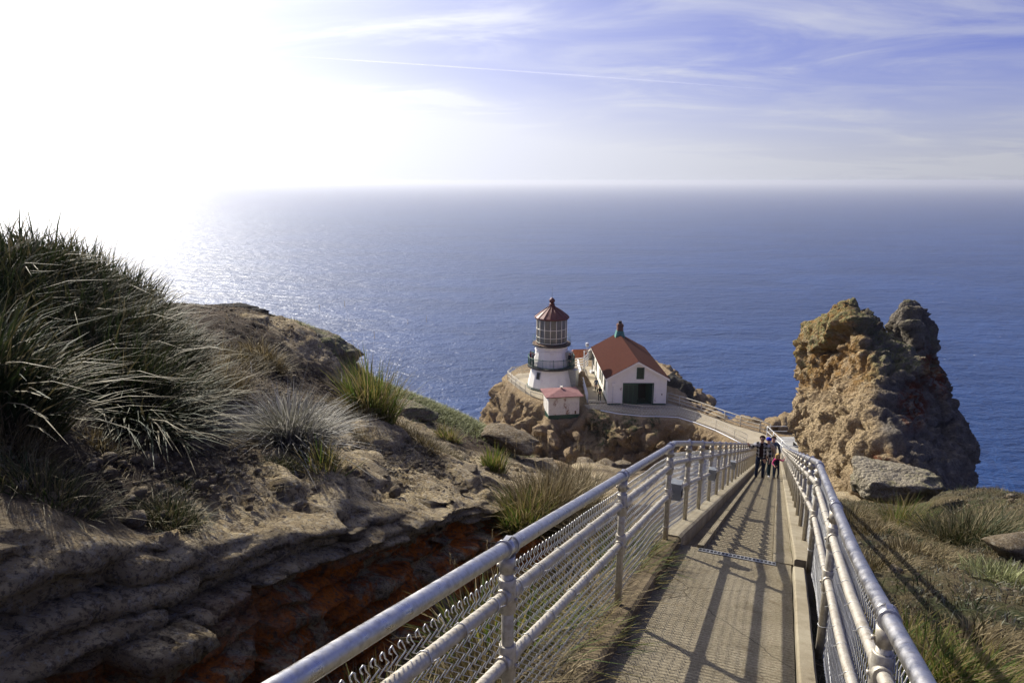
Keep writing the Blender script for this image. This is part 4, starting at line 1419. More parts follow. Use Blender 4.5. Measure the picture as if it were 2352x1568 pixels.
def lighthouse():
    c0 = pg(1265.5, 886)
    root = empty('lighthouse', c0, rz=PI / 16 + .06, label='white sixteen sided lighthouse with red conical roof and green lower gallery', cat='lighthouse')
    n = 16
    b = MB(); b.lathe([(2.86, .30), (2.36, 2.62), (2.36, 2.66)], n, smooth=False); b.build('lower_tower', M['white_iron'], root)
    MB().lathe([(2.97, -.3), (2.97, .18), (2.90, .30)], n, smooth=False).build('plinth', M['green_paint'], root)
    g = MB(); g.lathe([(2.42, 2.60), (2.88, 2.64), (2.88, 2.80), (2.0, 2.80)], 32, smooth=False); g.build('lower_gallery', M['dark_iron'], root)
    MB().lathe([(2.18, 2.81), (1.90, 4.75), (1.90, 5.18)], n, smooth=False).build('watch_room', M['white_iron'], root)
    MB().lathe([(1.97, 4.66), (2.02, 4.74), (1.94, 4.84)], n, smooth=False, caps=False).build('cornice', M['white_iron'], root)
    MB().lathe([(1.90, 5.19), (1.98, 5.28), (2.12, 5.33)], n, smooth=False, caps=False).build('bracket_ring', M['white_iron'], root)
    MB().lathe([(1.88, 5.28), (2.30, 5.34), (2.32, 5.50), (2.30, 5.52)], 32, smooth=False).build('upper_gallery', M['dark_iron'], root)
    MB().lathe([(1.80, 5.525), (2.26, 5.525), (2.26, 5.545), (1.80, 5.545)], 32, smooth=False).build('deck', M['brown_deck'], root)
    # lantern room: panes one by one between the bars
    z0, z1 = 5.72, 8.62
    MB().lathe([(1.82, 5.55), (1.82, 5.72), (1.70, 5.74)], n, smooth=False).build('lantern_base', M['dark_iron'], root)
    MB().lathe([(1.62, 5.8), (1.62, 8.5)], n, smooth=False).build('blind', M['dark_iron'], root)
    levels = [z0, z0 + .66, z0 + 1.66, z1]
    R = 1.78
    for i in range(n):
        a0, a1 = 2 * PI * i / n, 2 * PI * (i + 1) / n
        for k in range(3):
            p = MB()
            q = [Vector((R * math.cos(a), R * math.sin(a), z)) for a, z in ((a0, levels[k] + .03), (a1, levels[k] + .03), (a1, levels[k + 1] - .03), (a0, levels[k + 1] - .03))]
            cdir = Vector((math.cos((a0 + a1) / 2), math.sin((a0 + a1) / 2), 0))
            sh = lambda v, t_: v - cdir * t_
            c_ = sum(q, Vector()) / 4
            q = [c_ + (v - c_) * .95 for v in q]
            p.hexa([sh(q[1], .03), sh(q[0], .03), q[0], q[1], sh(q[2], .03), sh(q[3], .03), q[3], q[2]])
            p.build('pane', M['glass'], root)
        MB().tube([(1.80 * math.cos(a0), 1.80 * math.sin(a0), z0 - .02), (1.80 * math.cos(a0), 1.80 * math.sin(a0), z1)], .046, 6).build('glazing_bar', M['cream_bar'], root)
    for z in levels[:]:
        MB().tube([(1.80 * math.cos(2 * PI * i / n), 1.80 * math.sin(2 * PI * i / n), z) for i in range(n)], .044, 6, closed=True).build('glazing_ring', M['cream_bar'], root)
    rf = MB(); rf.lathe([(1.86, 8.58), (2.06, 8.62), (2.09, 8.72), (2.05, 8.80), (1.25, 9.42), (.42, 9.98), (.36, 10.06)], n, smooth=False); rf = rf.build('roof', M['red_iron'], root)
    MB().lathe([(1.9, 8.55), (1.95, 8.62)], n, smooth=False, caps=False).build('eave_band', M['dark_iron'], root)
    for i in range(n):
        a = 2 * PI * i / n
        MB().tube([((2.09) * math.cos(a), 2.09 * math.sin(a), 8.80), (1.27 * math.cos(a), 1.27 * math.sin(a), 9.45), (.42 * math.cos(a), .42 * math.sin(a), 10.0)], .028, 5).build('rib', M['red_iron'], rf)
    MB().lathe([(.46, 9.95), (.36, 10.12), (.30, 10.30), (.36, 10.34), (.30, 10.40), (.22, 10.46)], 14).build('vent_neck', M['red_iron'], rf)
    MB().lathe([(.05, 10.42), (.22, 10.48), (.33, 10.62), (.35, 10.74), (.30, 10.90), (.17, 11.04), (.05, 11.10), (.012, 11.2)], 16).build('ventilator_ball', M['red_iron'], rf)
    MB().tube([(0, 0, 11.05), (0, 0, 12.35)], .016, 6).build('lightning_rod', M['dark_iron'], rf)
    # lower gallery rail, green, with balusters
    gr = MB()
    Rr = 2.80
    top = [(Rr * math.cos(a), Rr * math.sin(a), 3.90) for a in np.linspace(0, 2 * PI, 40, endpoint=False)]
    gr.tube(top, .035, 6, closed=True)
    gr.tube([(x, y, 2.93) for x, y, z in top], .025, 6, closed=True)
    gr = gr.build('gallery_rail', M['green_iron'], root)
    for i in range(14):
        a = 2 * PI * i / 14
        MB().tube([(Rr * math.cos(a), Rr * math.sin(a), 2.78), (Rr * math.cos(a), Rr * math.sin(a), 4.02)], .035, 6).build('post', M['green_iron'], gr)
    bal = MB().tube([(Rr, 0, 2.92), (Rr, 0, 3.90)], .015, 5).mesh('baluster'); bal.materials.append(M['green_iron'])
    for i in range(112):
        o = link_mesh('baluster', bal, None, gr); o.rotation_euler.z = 2 * PI * i / 112
    ur = MB()
    for z in (6.0, 6.42):
        ur.tube([(2.24 * math.cos(a), 2.24 * math.sin(a), z) for a in np.linspace(0, 2 * PI, 40, endpoint=False)], .014, 5, closed=True)
    ur = ur.build('upper_rail', M['green_iron'], root)
    for i in range(16):
        a = 2 * PI * i / 16 + .1
        MB().tube([(2.24 * math.cos(a), 2.24 * math.sin(a), 5.5), (2.24 * math.cos(a), 2.24 * math.sin(a), 6.45)], .016, 5).build('rail_post', M['green_iron'], ur)
    # windows
    def win(ang, r, z, w, h, tilt, nm='window'):
        Mx = Matrix.Rotation(ang, 4, 'Z') @ Matrix.Translation((r, 0, z)) @ Matrix.Rotation(tilt, 4, 'Y')
        MB().box((-.06, -w / 2, -h / 2), (.035, w / 2, h / 2), Mx).build(nm, M['dark_iron'], root)
        f = MB()
        f.box((-.05, -w / 2 - .05, -h / 2 - .05), (.055, -w / 2, h / 2 + .05), Mx); f.box((-.05, w / 2, -h / 2 - .05), (.055, w / 2 + .05, h / 2 + .05), Mx)
        f.box((-.05, -w / 2, h / 2), (.055, w / 2, h / 2 + .05), Mx); f.box((-.05, -w / 2, -h / 2 - .05), (.06, w / 2, -h / 2), Mx)
        f.build('window_frame', M['grey_steel'], root)
    base = -PI / 2 - root.rotation_euler.z
    win(base - .70, 2.515, 1.85, .42, .78, -.21)
    # door hood on the right of the gallery
    d = MB(); Mx = Matrix.Rotation(base + 1.25, 4, 'Z')
    d.box((1.75, -.55, 2.82), (2.55, .55, 4.55), Mx); d = d.build('door_hood', M['grey_steel'], root)
    MB().box((2.552, -.35, 2.84), (2.57, .35, 4.3), Mx).build('door', M['dark_iron'], root)
    MB().box((-.18, -.012, -.035), (.18, .012, .035), Matrix.Rotation(base, 4, 'Z') @ Matrix.Translation((2.01, 0, 4.55)) @ Matrix.Rotation(PI / 2, 4, 'Z')).build('plate', M['cream_bar'], root)
    # outside steps housing at the right foot
    Mx = Matrix.Rotation(base + 1.15, 4, 'Z')
    MB().box((2.2, -.5, 0), (3.3, .5, 2.5), Mx).build('stair_housing', M['grey_steel'], root)
    return root


LH = lighthouse()
LH.scale = (0.985, 0.985, 0.962)


def hall():
    L = pg(1395.5, 930); Rr = pg(1527.5, 930)
    y0 = (L[1] + Rr[1]) / 2; x0, x1 = L[0], Rr[0] * y0 / Rr[1]
    W = x1 - x0; xm = (x0 + x1) / 2; D = 14.0
    q = ray(1393, 867); zt = q[2] * y0 / q[1]
    q = ray(1467, 831); zp = q[2] * y0 / q[1]
    hw, hp = zt - PLAT, zp - PLAT
    root = empty('hall', (xm, y0, PLAT), label='long white clapboard building with red shingle roof and open green double door', cat='building')
    h = W / 2
    dw, dh, dx = 1.58, 2.42, 0.14           # door half width, height, offset
    base = .20
    # gable wall with its openings, built in strips round the door and the little window
    th = .16
    ww = MB()
    wx0, wx1, wz0, wz1 = -.02, .62, 2.95 + .10, 4.17
    sl = (hp - hw) / h
    def roof_z(x): return hp - abs(x) * sl
    def wallpiece(xs, zb, zt_):
        # column between xs[0], xs[1] from zb to zt_ (function or number)
        a, b_ = xs
        za = zt_(a) if callable(zt_) else zt_; zb_ = zt_(b_) if callable(zt_) else zt_
        ww.hexa([(a, 0, zb), (b_, 0, zb), (b_, th, zb), (a, th, zb), (a, 0, za), (b_, 0, zb_), (b_, th, zb_), (a, th, za)])
    d0, d1 = dx - dw, dx + dw
    wallpiece((-h, d0), base, roof_z); wallpiece((d1, h), base, roof_z)
    wallpiece((d0, wx0), dh, roof_z if wx0 <= 0 else roof_z)
    wallpiece((wx0, 0.0), dh, wz0); wallpiece((0.0, wx1), dh, wz0)
    wallpiece((wx0, 0.0), wz1, roof_z); wallpiece((0.0, wx1), wz1, roof_z)
    wallpiece((wx1, d1), dh, roof_z)
    gable = ww.build('gable_wall', M['white_wall'], root)
    # clapboard courses: a shallow lip every 14 cm
    cb = []
    z = base + .16
    bm_ = {}
    while z < hp - .15:
        for (a, b_) in ((-h, d0), (d0, wx0), (wx1, d1), (d1, h), (wx0, wx1)):
            if a >= d0 - 1e-6 and b_ <= d1 + 1e-6 and z < dh + .13: continue
            if (a, b_) == (wx0, wx1) and wz0 - .05 < z < wz1 + .12: continue
            lo, hi = a, b_
            if z > hw - .05:
                lim = (hp - z - .10) / sl
                lo, hi = max(a, -lim), min(b_, lim)
            if hi - lo < .15: continue
            m_ = MB(); m_.hexa([(lo + .005, -.022, z - .13), (hi - .005, -.022, z - .13), (hi - .005, -.0015, z - .13), (lo + .005, -.0015, z - .13), (lo + .005, -.006, z), (hi - .005, -.006, z), (hi - .005, -.0015, z), (lo + .005, -.0015, z)])
            m_.build('board', M['white_wall'], gable)
        z += .15
    # side walls
    for sg, nm in ((-1, 'side_wall'), (1, 'side_wall')):
        b = MB(); xa, xb = (-h, -h + th) if sg < 0 else (h - th, h)
        b.box((xa, th + .002, base), (xb, D - th - .002, hw - .02)); w = b.build(nm, M['white_wall'], root)
        if sg < 0:
            for yy in (2.2, 4.6, 6.3, 10.2, 12.6):
                f = MB().box((-h - .05, yy, 1.0), (-h - .003, yy + .95, 2.55)).build('window', M['green_paint'], w)
                MB().box((-h - .065, yy + .12, 1.12), (-h - .052, yy + .83, 2.43)).build('pane', M['glass'], f)
    b = MB(); b.hexa([(-h, D - th, base), (h, D - th, base), (h, D, base), (-h, D, base), (-h, D - th, hw), (h, D - th, hw), (h, D, hw), (-h, D, hw)])
    b._add([(-h, D - th, hw), (h, D - th, hw), (0, D - th, hp - .05), (-h, D, hw), (h, D, hw), (0, D, hp - .05)], [(0, 1, 2), (5, 4, 3), (0, 2, 5, 3), (2, 1, 4, 5)])
    b.build('back_wall', M['white_wall'], root)
    p = MB(); p.box((-h - .03, -.03, -.3), (d0 - .1, D + .03, base - .002)); p.box((d1 + .1, -.03, -.3), (h + .03, D + .03, base - .003)); p.box((d0 - .1, .3, -.3), (d1 + .1, D, base - .1))
    p.build('plinth', M['green_paint'], root)
    for xx in (-h, h):
        MB().box((xx - .07, -.045, base), (xx + .07, -.024, hw - .08)).build('corner_board', M['white_wall'], root)
    # door: frame, closed left leaf, open dark right half
    f = MB(); f.box((d0 - .11, -.05, 0), (d0 - .001, .05, dh)); f.box((d1 + .001, -.05, 0), (d1 + .11, .05, dh)); f.box((d0 - .11, -.05, dh + .001), (d1 + .11, .05, dh + .11))
    f.build('door_frame', M['green_paint'], root)
    lf = MB(); lf.box((d0, .06, .04), (dx - .02, .12, dh - .01)); lf = lf.build('door', M['green_paint'], root)
    for xx in (d0 + .05, d0 + .55, d0 + 1.06):
        MB().box((xx, .045, .15), (xx + .44, .0585, dh - .15)).build('panel', M['dark_green'], lf)
    lf = MB(); Mx = Matrix.Translation((d1, .12, 0)) @ Matrix.Rotation(-1.25, 4, 'Z')
    lf.box((-1.5, 0, .04), (0, .06, dh - .02), Mx); lf.build('door', M['green_paint'], root, )
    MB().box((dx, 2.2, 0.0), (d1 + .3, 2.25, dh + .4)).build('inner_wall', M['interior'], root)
    # gable window
    f = MB().box((wx0 + .001, .03, wz0 + .001), (wx1 - .001, .08, wz1 - .001)).build('window', M['dark_green'], root)
    fr = MB(); e = .09
    fr.box((wx0 - e, -.05, wz0 - e), (wx0, .028, wz1 + e)); fr.box((wx1, -.05, wz0 - e), (wx1 + e, .028, wz1 + e)); fr.box((wx0, -.05, wz1), (wx1, .028, wz1 + e)); fr.box((wx0, -.05, wz0 - e), (wx1, .028, wz0))
    fr.build('window_frame', M['green_paint'], f)
    # roof
    ov, ev, rt = .28, .32, .11
    for sg in (-1, 1):
        b = MB()
        nx = lambda x, up: (x, roof_z(x) + up)
        xe = sg * (h + ev)
        ze = hp - (h + ev) * sl
        P = []
        for yy in (-ov, D + ov):
            P += [(sg * .004, yy, hp + .02), (xe, yy, ze + .02), (xe, yy, ze + .02 + rt), (sg * .004, yy, hp + .02 + rt)]
        V = P
        F = [(0, 1, 2, 3), (7, 6, 5, 4), (0, 4, 5, 1), (3, 2, 6, 7), (1, 5, 6, 2), (0, 3, 7, 4)]
        if sg > 0: F = [f_[::-1] for f_ in F]
        b._add(V, F); b.build('roof', M['shingle'], root)
        # barge board
        bb = MB()
        P = []
        for yy in (-ov - .035, -ov - .003):
            P += [(sg * .002, yy, hp - .17), (xe, yy, ze - .17), (xe, yy, ze + .085), (sg * .002, yy, hp + .085)]
        F = [(0, 1, 2, 3), (7, 6, 5, 4), (0, 4, 5, 1), (3, 2, 6, 7), (1, 5, 6, 2), (0, 3, 7, 4)]
        if sg > 0: F = [f_[::-1] for f_ in F]
        bb._add(P, F); bb.build('barge_board', M['white_wall'], root)
        fa = MB(); fa.box((min(xe, xe - sg * .03), -ov, ze - .10), (max(xe, xe - sg * .03), D + ov, ze + .018)); fa.build('fascia', M['white_wall'], root)
    # chimney on a teal flashing box at the far end of the ridge
    cy_ = D - .9
    b = MB(); b.hexa([(-.62, cy_ - .62, hp - .25), (.62, cy_ - .62, hp - .25), (.62, cy_ + .62, hp - .25), (-.62, cy_ + .62, hp - .25), (-.42, cy_ - .42, hp + .62), (.42, cy_ - .42, hp + .62), (.42, cy_ + .42, hp + .62), (-.42, cy_ + .42, hp + .62)])
    b.build('flashing', M['teal_flashing'], root)
    ch = MB(); ch.box((-.36, cy_ - .36, hp + .6), (.36, cy_ + .36, hp + 1.22)); ch.box((-.42, cy_ - .42, hp + 1.221), (.42, cy_ + .42, hp + 1.36)); ch.box((-.36, cy_ - .36, hp + 1.361), (.36, cy_ + .36, hp + 1.52))
    ch = ch.build('chimney', M['chimney'], root)
    MB().box((-.19, cy_ - .19, hp + 1.52), (.19, cy_ + .19, hp + 1.86)).build('flue', M['dark_iron'], ch)
    # meter box, downpipe, tap
    m_ = MB().box((-h + .35, -.20, 2.20), (-h + .75, -.024, 2.58)).build('meter_box', M['white_wall'], root)
    MB().tube([(-h + .52, -.06, .2), (-h + .52, -.06, 2.2)], .022, 6).build('downpipe', M['white_timber'], root)
    MB().box((h - .46, -.08, 1.15), (h - .38, -.024, 1.33)).build('tap_box', M['brown_deck'], root)
    st = MB().box((h - 1.62, -.0265, .62), (h - 1.3, -.0235, .98)); 
    return root, (xm, y0, W, hw, hp, D)


HALL, HALLP = hall()


def shed():
    zb = PLAT - 1.0
    p = at_z(1260, 963, zb)
    ang = math.radians(9.0)
    root = empty('shed', p, ang, label='small white rust streaked shed with faded pink hip roof and green base', cat='shed')
    W, D = 3.35, 2.7
    q = ray(1262, 913); H = q[2] * p[1] / q[1] - zb
    g = .45
    MB().box((-.03, -.03, -.15), (W + .03, D + .03, g)).build('base', M['green_paint'], root)
    body = MB().box((0, 0, g + .002), (W, D, H)).build('wall', M['shed_wall'], root)
    # raised panels and battens on the two seen faces
    for (x0, x1) in ((.12, .30), (.34, 1.28), (1.32, 1.86), (1.90, 2.86), (2.90, 3.23)):
        MB().box((x0, -.03, g + .12), (x1, -.001, H - .18)).build('panel', M['shed_wall'], body)
    for (y0, y1) in ((.12, .85), (.95, 1.75), (1.85, 2.58)):
        MB().box((-.03, y0, g + .12), (-.001, y1, H - .18)).build('panel', M['shed_wall'], body)
    MB().box((2.84, -.05, g + .05), (3.02, -.031, g + .4)).build('hatch', M['brown_deck'], body)
    e = .36
    r = MB()
    zc = H + .03
    V = [(-e, -e, zc), (W + e, -e, zc), (W + e, D + e, zc), (-e, D + e, zc), (-e, -e, zc + .09), (W + e, -e, zc + .09), (W + e, D + e, zc + .09), (-e, D + e, zc + .09), (W / 2, D / 2, zc + .52)]
    F = [(3, 2, 1, 0), (0, 1, 5, 4), (1, 2, 6, 5), (2, 3, 7, 6), (3, 0, 4, 7), (4, 5, 8), (5, 6, 8), (6, 7, 8), (7, 4, 8)]
    r._add(V, F); rf = r.build('roof', M['pink_roof'], root)
    MB().lathe([(.11, zc + .45), (.11, zc + .66), (.17, zc + .68), (.17, zc + .74)], 10, (W / 2, D / 2, 0)).build('vent', M['cream_bar'], rf)


shed()


def back_building():
    p = at(1345, 836, 92)
    root = empty('outbuilding', (p[0] - 2.6, p[1], p[2] - 3), 0.15, label='low outbuilding with bright orange tiled roof behind the white slatted fence', cat='building')
    W, D = 6.2, 4.0
    MB().box((0, 0, 0), (W, D, 2.6)).build('wall', M['white_wall'], root)
    r = MB(); e = .3; z = 2.62
    V = [(-e, -e, z), (W + e, -e, z), (W + e, D + e, z), (-e, D + e, z), (1.4, D / 2, z + 1.9), (W - .4, D / 2, z + 1.9)]
    r._add(V, [(3, 2, 1, 0), (0, 1, 5, 4), (1, 2, 5), (2, 3, 4, 5), (3, 0, 4)])
    r.build('roof', M['orange_tile'], root)


back_building()


def signal_gear():
    p = at(1352, 838, 86)
    root = empty('signal_platform', p, label='steel platform beside the hall carrying two white lamps and a grey tank', cat='signal platform')
    b = MB()
    for x in (-.55, .55):
        for y in (0, .8): b.tube([(x, y, -1.0), (x, y, 1.7)], .04, 6)
    for z in (.75, 1.1, 1.7):
        b.tube([(-.55, 0, z), (.55, 0, z), (.55, .8, z), (-.55, .8, z)], .03, 5, closed=True)
    b.box((-.62, -.08, .66), (.62, .88, .72)); b.build('frame', M['grey_steel'], root)
    MB().lathe([(.05, .74), (.30, .8), (.32, 1.0), (.32, 1.75), (.2, 1.95), (.05, 2.0)], 14, (.25, .4, 0)).build('tank', M['weathered_rail'], root)
    for (x, z) in ((-.2, 2.35), (1.85, 2.1)):
        l = MB(); l.lathe([(.10, z), (.20, z + .02), (.22, z + .25), (.20, z + .48), (.10, z + .52)], 12, (x, .3, 0)); l = l.build('lamp', M['white_timber'], root)
        MB().lathe([(.225, z + .2), (.225, z + .27)], 12, (x, .3, 0)).build('band', M['grey_steel'], l)
        MB().tube([(x, .3, .72 if x < 1 else -.5), (x, .3, z)], .04, 6).build('mast', M['grey_steel'], root)
    MB().box((.3, -.9, -.9), (1.5, -.1, -.45), Matrix.Rotation(.3, 4, 'Y') @ Matrix.Rotation(.2, 4, 'Z')).build('awning', M['white_timber'], root)


signal_gear()


def wash_sign():
    pass


# viewing platform with its bench, between the rock and the stairs
def viewing_platform():
    z = -23.7
    a = at_z(1790, 1032, z) 
    root = empty('viewing_platform', a, label='grey viewing deck enclosed by thin rails, squeezed between stairs and tall rock', cat='viewing deck')
    W, L = 3.4, 5.4
    n = 14
    for i in range(n):
        x0 = W * i / n
        MB().box((x0 + .012, -3.2, -.08), (x0 + W / n - .012, L - 2.2, 0)).build('plank', M['grey_plank'], root)
    rl = MB()
    for hgt in (1.05, .55):
        rl.tube([(0, -3.2, hgt), (0, L - 2.2, hgt), (W, L - 2.2, hgt), (W, -3.2, hgt)], .035, 6)
    rl.tube([(0, -.4, 1.05), (W, -.4, 1.05)], .03, 6); rl.tube([(0, -.4, .5), (W, -.4, .5)], .03, 6)
    rl.build('rail', M['wire'], root)
    for x in (0, W):
        for y in (-3.2, -.4, 1.6, L - 2.2):
            MB().tube([(x, y, -1.4), (x, y, 1.08)], .04, 6).build('post', M['wire'], root)
    b = empty('bench', (a[0] + 1.55, a[1] - 1.6, z), label='grey slatted wooden bench on the viewing deck beside the tall rock', cat='bench')
    for i in range(3):
        MB().box((i * .17, 0, .44), (i * .17 + .15, 2.6, .49)).build('slat', M['grey_plank'], b)
    for y in (.25, 2.35):
        MB().box((0, y, 0), (.5, y + .1, .438)).build('leg', M['dark_iron'], b)


simple('grey_plank', (0.36, 0.35, 0.32), .85, 0, .15, 14)
viewing_platform()

# ------------------------------------------------------------------ the tall rock on the right of the stairs
def catmull(P, n, closed=False):
    P = np.asarray(P, float); k = len(P)
    t = np.linspace(0, k if closed else k - 1, n, endpoint=not closed)
    i = np.floor(t).astype(int); f = (t - i)[:, None]
    if not closed: i = np.minimum(i, k - 2); f = (t - i)[:, None]
    g = (lambda j: P[j % k]) if closed else (lambda j: P[np.clip(j, 0, k - 1)])
    a, b, c, d = g(i - 1), g(i), g(i + 1), g(i + 2)
    return 0.5 * (2 * b + (c - a) * f + (2 * a - 5 * b + 4 * c - d) * f * f + (3 * b - a - 3 * c + d) * f ** 3)


def loft_points(levels, nr, nl):
    """levels: (v, uL, dL, uA, dA, uR, dR, depth)"""
    rings = []
    for (v, uL, dL, uA, dA, uR, dR, back) in levels:
        L, A, R_ = at(uL, v, dL), at(uA, v, dA), at(uR, v, dR)
        mid1 = L * .45 + A * .55 + np.array([-.35, -.5, 0]) * (dL - dA) * .12
        mid2 = R_ * .5 + A * .5 + np.array([.30, -.45, 0]) * (dR - dA) * .12
        q = at((uL + uR) / 2, v, back)
        rings.append(catmull([L, mid1, A, mid2, R_, R_ * .4 + q * .6, q, q * .6 + L * .4], nr, True))
    rings = np.array(rings)
    out = np.zeros((nl, nr, 3))
    for j in range(nr): out[:, j] = catmull(rings[:, j], nl)
    return out


def loft_mesh(G):
    nl, nr, _ = G.shape
    V = list(G.reshape(-1, 3)); F = []
    for i in range(nl - 1):
        for j in range(nr):
            j2 = (j + 1) % nr
            F.append((i * nr + j, i * nr + j2, (i + 1) * nr + j2, (i + 1) * nr + j))
    V.append(G[0].mean(0)); V.append(G[-1].mean(0))
    a, b = len(V) - 2, len(V) - 1
    for j in range(nr):
        j2 = (j + 1) % nr
        F.append((a, j2, j)); F.append((b, (nl - 1) * nr + j, (nl - 1) * nr + j2))
    return V, F


def build_stack():
    main = [(700, 1936, 41.0, 1941, 40.7, 1947, 41.2, 42.0),
            (712, 1918, 41.2, 1942, 39.8, 1962, 41.2, 43.5),
            (728, 1872, 42.5, 1948, 39.0, 1976, 42.0, 45),
            (752, 1844, 43.5, 1958, 38.0, 2008, 42.0, 47),
            (800, 1838, 43.8, 1980, 36.5, 2085, 41.0, 48),
            (850, 1841, 44.0, 2018, 35.0, 2150, 40.0, 49),
            (885, 1850, 44.0, 2006, 34.2, 2166, 39.5, 49),
            (921, 1834, 43.8, 2002, 33.2, 2176, 39.0, 49),
            (960, 1830, 43.5, 1998, 32.0, 2192, 38.5, 49),
            (1010, 1836, 42.5, 2010, 30.0, 2206, 37.5, 49),
            (1060, 1850, 40.0, 2040, 28.0, 2222, 36.5, 48),
            (1120, 1872, 36.0, 2060, 26.5, 2232, 35.5, 46),
            (1230, 1890, 34.0, 2060, 25.0, 2250, 34.5, 46)]
    peak = [(700, 2084, 42.0, 2088, 41.6, 2092, 42.0, 42.6),
            (722, 2068, 42.4, 2088, 41.0, 2106, 42.0, 43.8),
            (760, 2046, 43.0, 2092, 40.2, 2126, 41.8, 45.5),
            (810, 2020, 43.0, 2105, 39.8, 2146, 41.4, 47),
            (900, 2020, 42.0, 2110, 38.6, 2171, 40.4, 47),
            (1040, 2040, 41.0, 2130, 36.0, 2226, 38.4, 47)]
    V1, F1 = loft_mesh(loft_points(main, 64, 70))
    V2, F2 = loft_mesh(loft_points(peak, 40, 40))
    V = V1 + V2; F = F1 + [tuple(i + len(V1) for i in f) for f in F2]
    me = bpy.data.meshes.new('tmp'); me.from_pydata([tuple(v) for v in V], [], F); me.update()
    bm = bmesh.new(); bm.from_mesh(me); bmesh.ops.recalc_face_normals(bm, faces=bm.faces); bm.to_mesh(me); bm.free()
    o = bpy.data.objects.new('tmp', me); COL.objects.link(o)
    m = o.modifiers.new('r', 'REMESH'); m.mode = 'VOXEL'; m.voxel_size = 0.105
    dg = bpy.context.evaluated_depsgraph_get(); dg.update()
    me2 = bpy.data.meshes.new_from_object(o.evaluated_get(dg))
    bpy.data.objects.remove(o); bpy.data.meshes.remove(me)
    n = len(me2.vertices)
    V = np.zeros(n * 3); me2.vertices.foreach_get('co', V); V = V.reshape(-1, 3)
    Nn = np.zeros(n * 3); me2.vertex_normals.foreach_get('vector', Nn); Nn = Nn.reshape(-1, 3)
    w = np.stack([fbm(V * .3, 3, 81), fbm(V * .3, 3, 82), fbm(V * .3, 3, 83)], 1)
    big = fbm(V * np.array([.26, .26, .20]) + w, 4, 84) * .48
    fa_, fe_ = vor_facets((V + w * 1.6) * np.array([.40, .40, .30]), 85)
    ga_, ge_ = vor_facets((V + w * .8) * np.array([.95, .95, .8]), 86)
    ha_, he_ = vor_facets(V * 2.2 + w, 96)
    facet = fa_ * .42 - sstep(.06, .0, fe_) * .30
    small = ga_ * .22 - sstep(.06, 0, ge_) * .12 + ha_ * .10
    rid = fbm(V * np.array([.8, .8, .5]) + w, 5, 87, .6, ridged=True) * .48
    pit1, _, pid = voronoi((V + w * .5) * .75, 88)
    pits = -sstep(.38, .10, pit1) * (pid > .62) * .40
    fine = fbm(V * 2.6, 4, 89, .65) * .17
    # low smoother bay of pale sandstone near the bottom left
    V = V + Nn * (big + facet + small + rid + pits + fine - .12)[:, None]
    # where things are on the rock, as seen from its landward side
    ang = V @ np.array([0, math.sin(PITCH), math.cos(PITCH)]); fw = V @ np.array([0, math.cos(PITCH), -math.sin(PITCH)])
    U = 1176 + 1584 * V[:, 0] / fw; W = 784 - 1584 * ang / fw
    nz = fbm(V * .35, 4, 90)
    ochre = sstep(0.15, .6, sstep(980, 800, W) * .75 * sstep(2080, 1960, U) + nz * .5) * sstep(960, 880, W + nz * 60)
    ochre = np.maximum(ochre, sstep(60, 25, np.hypot(U - 1960, (W - 790) * .6)) * 0.3)
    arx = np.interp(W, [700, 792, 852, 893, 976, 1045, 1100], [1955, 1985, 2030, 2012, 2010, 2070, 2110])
    grey = sstep(-18, 30, U - arx + nz * 30)  # grey stone, darkened past the line where the lit face turns to shade
    lich = sstep(.10, .55, Nn[:, 2] * .55 + sstep(1930, 1850, U) * .42 * sstep(900, 840, W) + nz * .55)* sstep(900, 820, W)
    rust = np.maximum(sstep(46, 20, np.hypot(U - 2098, (W - 925) * .55)), sstep(34, 14, np.hypot(U - 2145 - (W - 850) * .35, (W - 850) * .42)))
    rust = np.maximum(rust, sstep(40, 18, np.hypot(U - 2020, (W - 1075) * .8)))
    me2.vertices.foreach_set('co', V.astype(np.float32).ravel())
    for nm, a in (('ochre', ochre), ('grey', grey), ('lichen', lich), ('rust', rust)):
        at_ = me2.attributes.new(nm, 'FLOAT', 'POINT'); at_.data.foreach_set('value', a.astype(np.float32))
    me2.polygons.foreach_set('use_smooth', np.ones(len(me2.polygons), bool))
    me2.update(); me2.name = 'rock_stack'
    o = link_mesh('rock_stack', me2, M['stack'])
    tag(o, 'tall craggy two peaked rock towering over the right side of the stairs', 'rock')
    return o


STACK = build_stack()

rock_thing('boulder', 2038, 1114, 17.2, (1.42, 1.05, .60), 5, 'large pale flat topped boulder lying at the foot of the tall rock', M['foot_boulder'], 5, rz=.25, rough=.34, cut=16, cat='boulder')
rock_thing('boulder', 2338, 1252, 12.0, (.55, .4, .22), 12, 'half buried tan rock in the scrub near the right edge', M['sandstone'], 4, rz=.2, rough=.2, cat='boulder')
rock_thing('rock_outcrop', 1545, 912, 82, (2.1, 3.2, 2.6), 21, 'dark grey rock rising behind the right corner of the white hall', M['dark_rock'], 5, rz=.4, rough=.45)
for k, (u, v, d, sz, lab) in enumerate([
        (1612, 946, 77, (2.2, 1.4, 1.0), 'brown craggy rock beyond the three rail fence, nearest the hall'),
        (1655, 957, 75, (2.0, 1.3, .8), 'flat brown rock beyond the three rail fence, halfway along it'),
        (1700, 966, 72, (2.3, 1.4, .9), 'jagged brown rock behind the far end of the three rail fence'),
        (1738, 975, 71, (1.5, 1.2, .9), 'brown rock above the heads of the walkers, left of the viewing deck'),
        (1775, 974, 70, (1.5, 1.2, 1.0), 'pointed grey brown rock directly behind the viewing deck'),
        (1805, 972, 70, (1.9, 1.3, 1.5), 'grey brown rock behind the deck touching the tall rock')]):
    rock_thing('rock_outcrop', u, v + 6, d, sz, 30 + k, lab, M['cliff'], 4, rough=.42, group='rocks along the seaward side of the lower path')
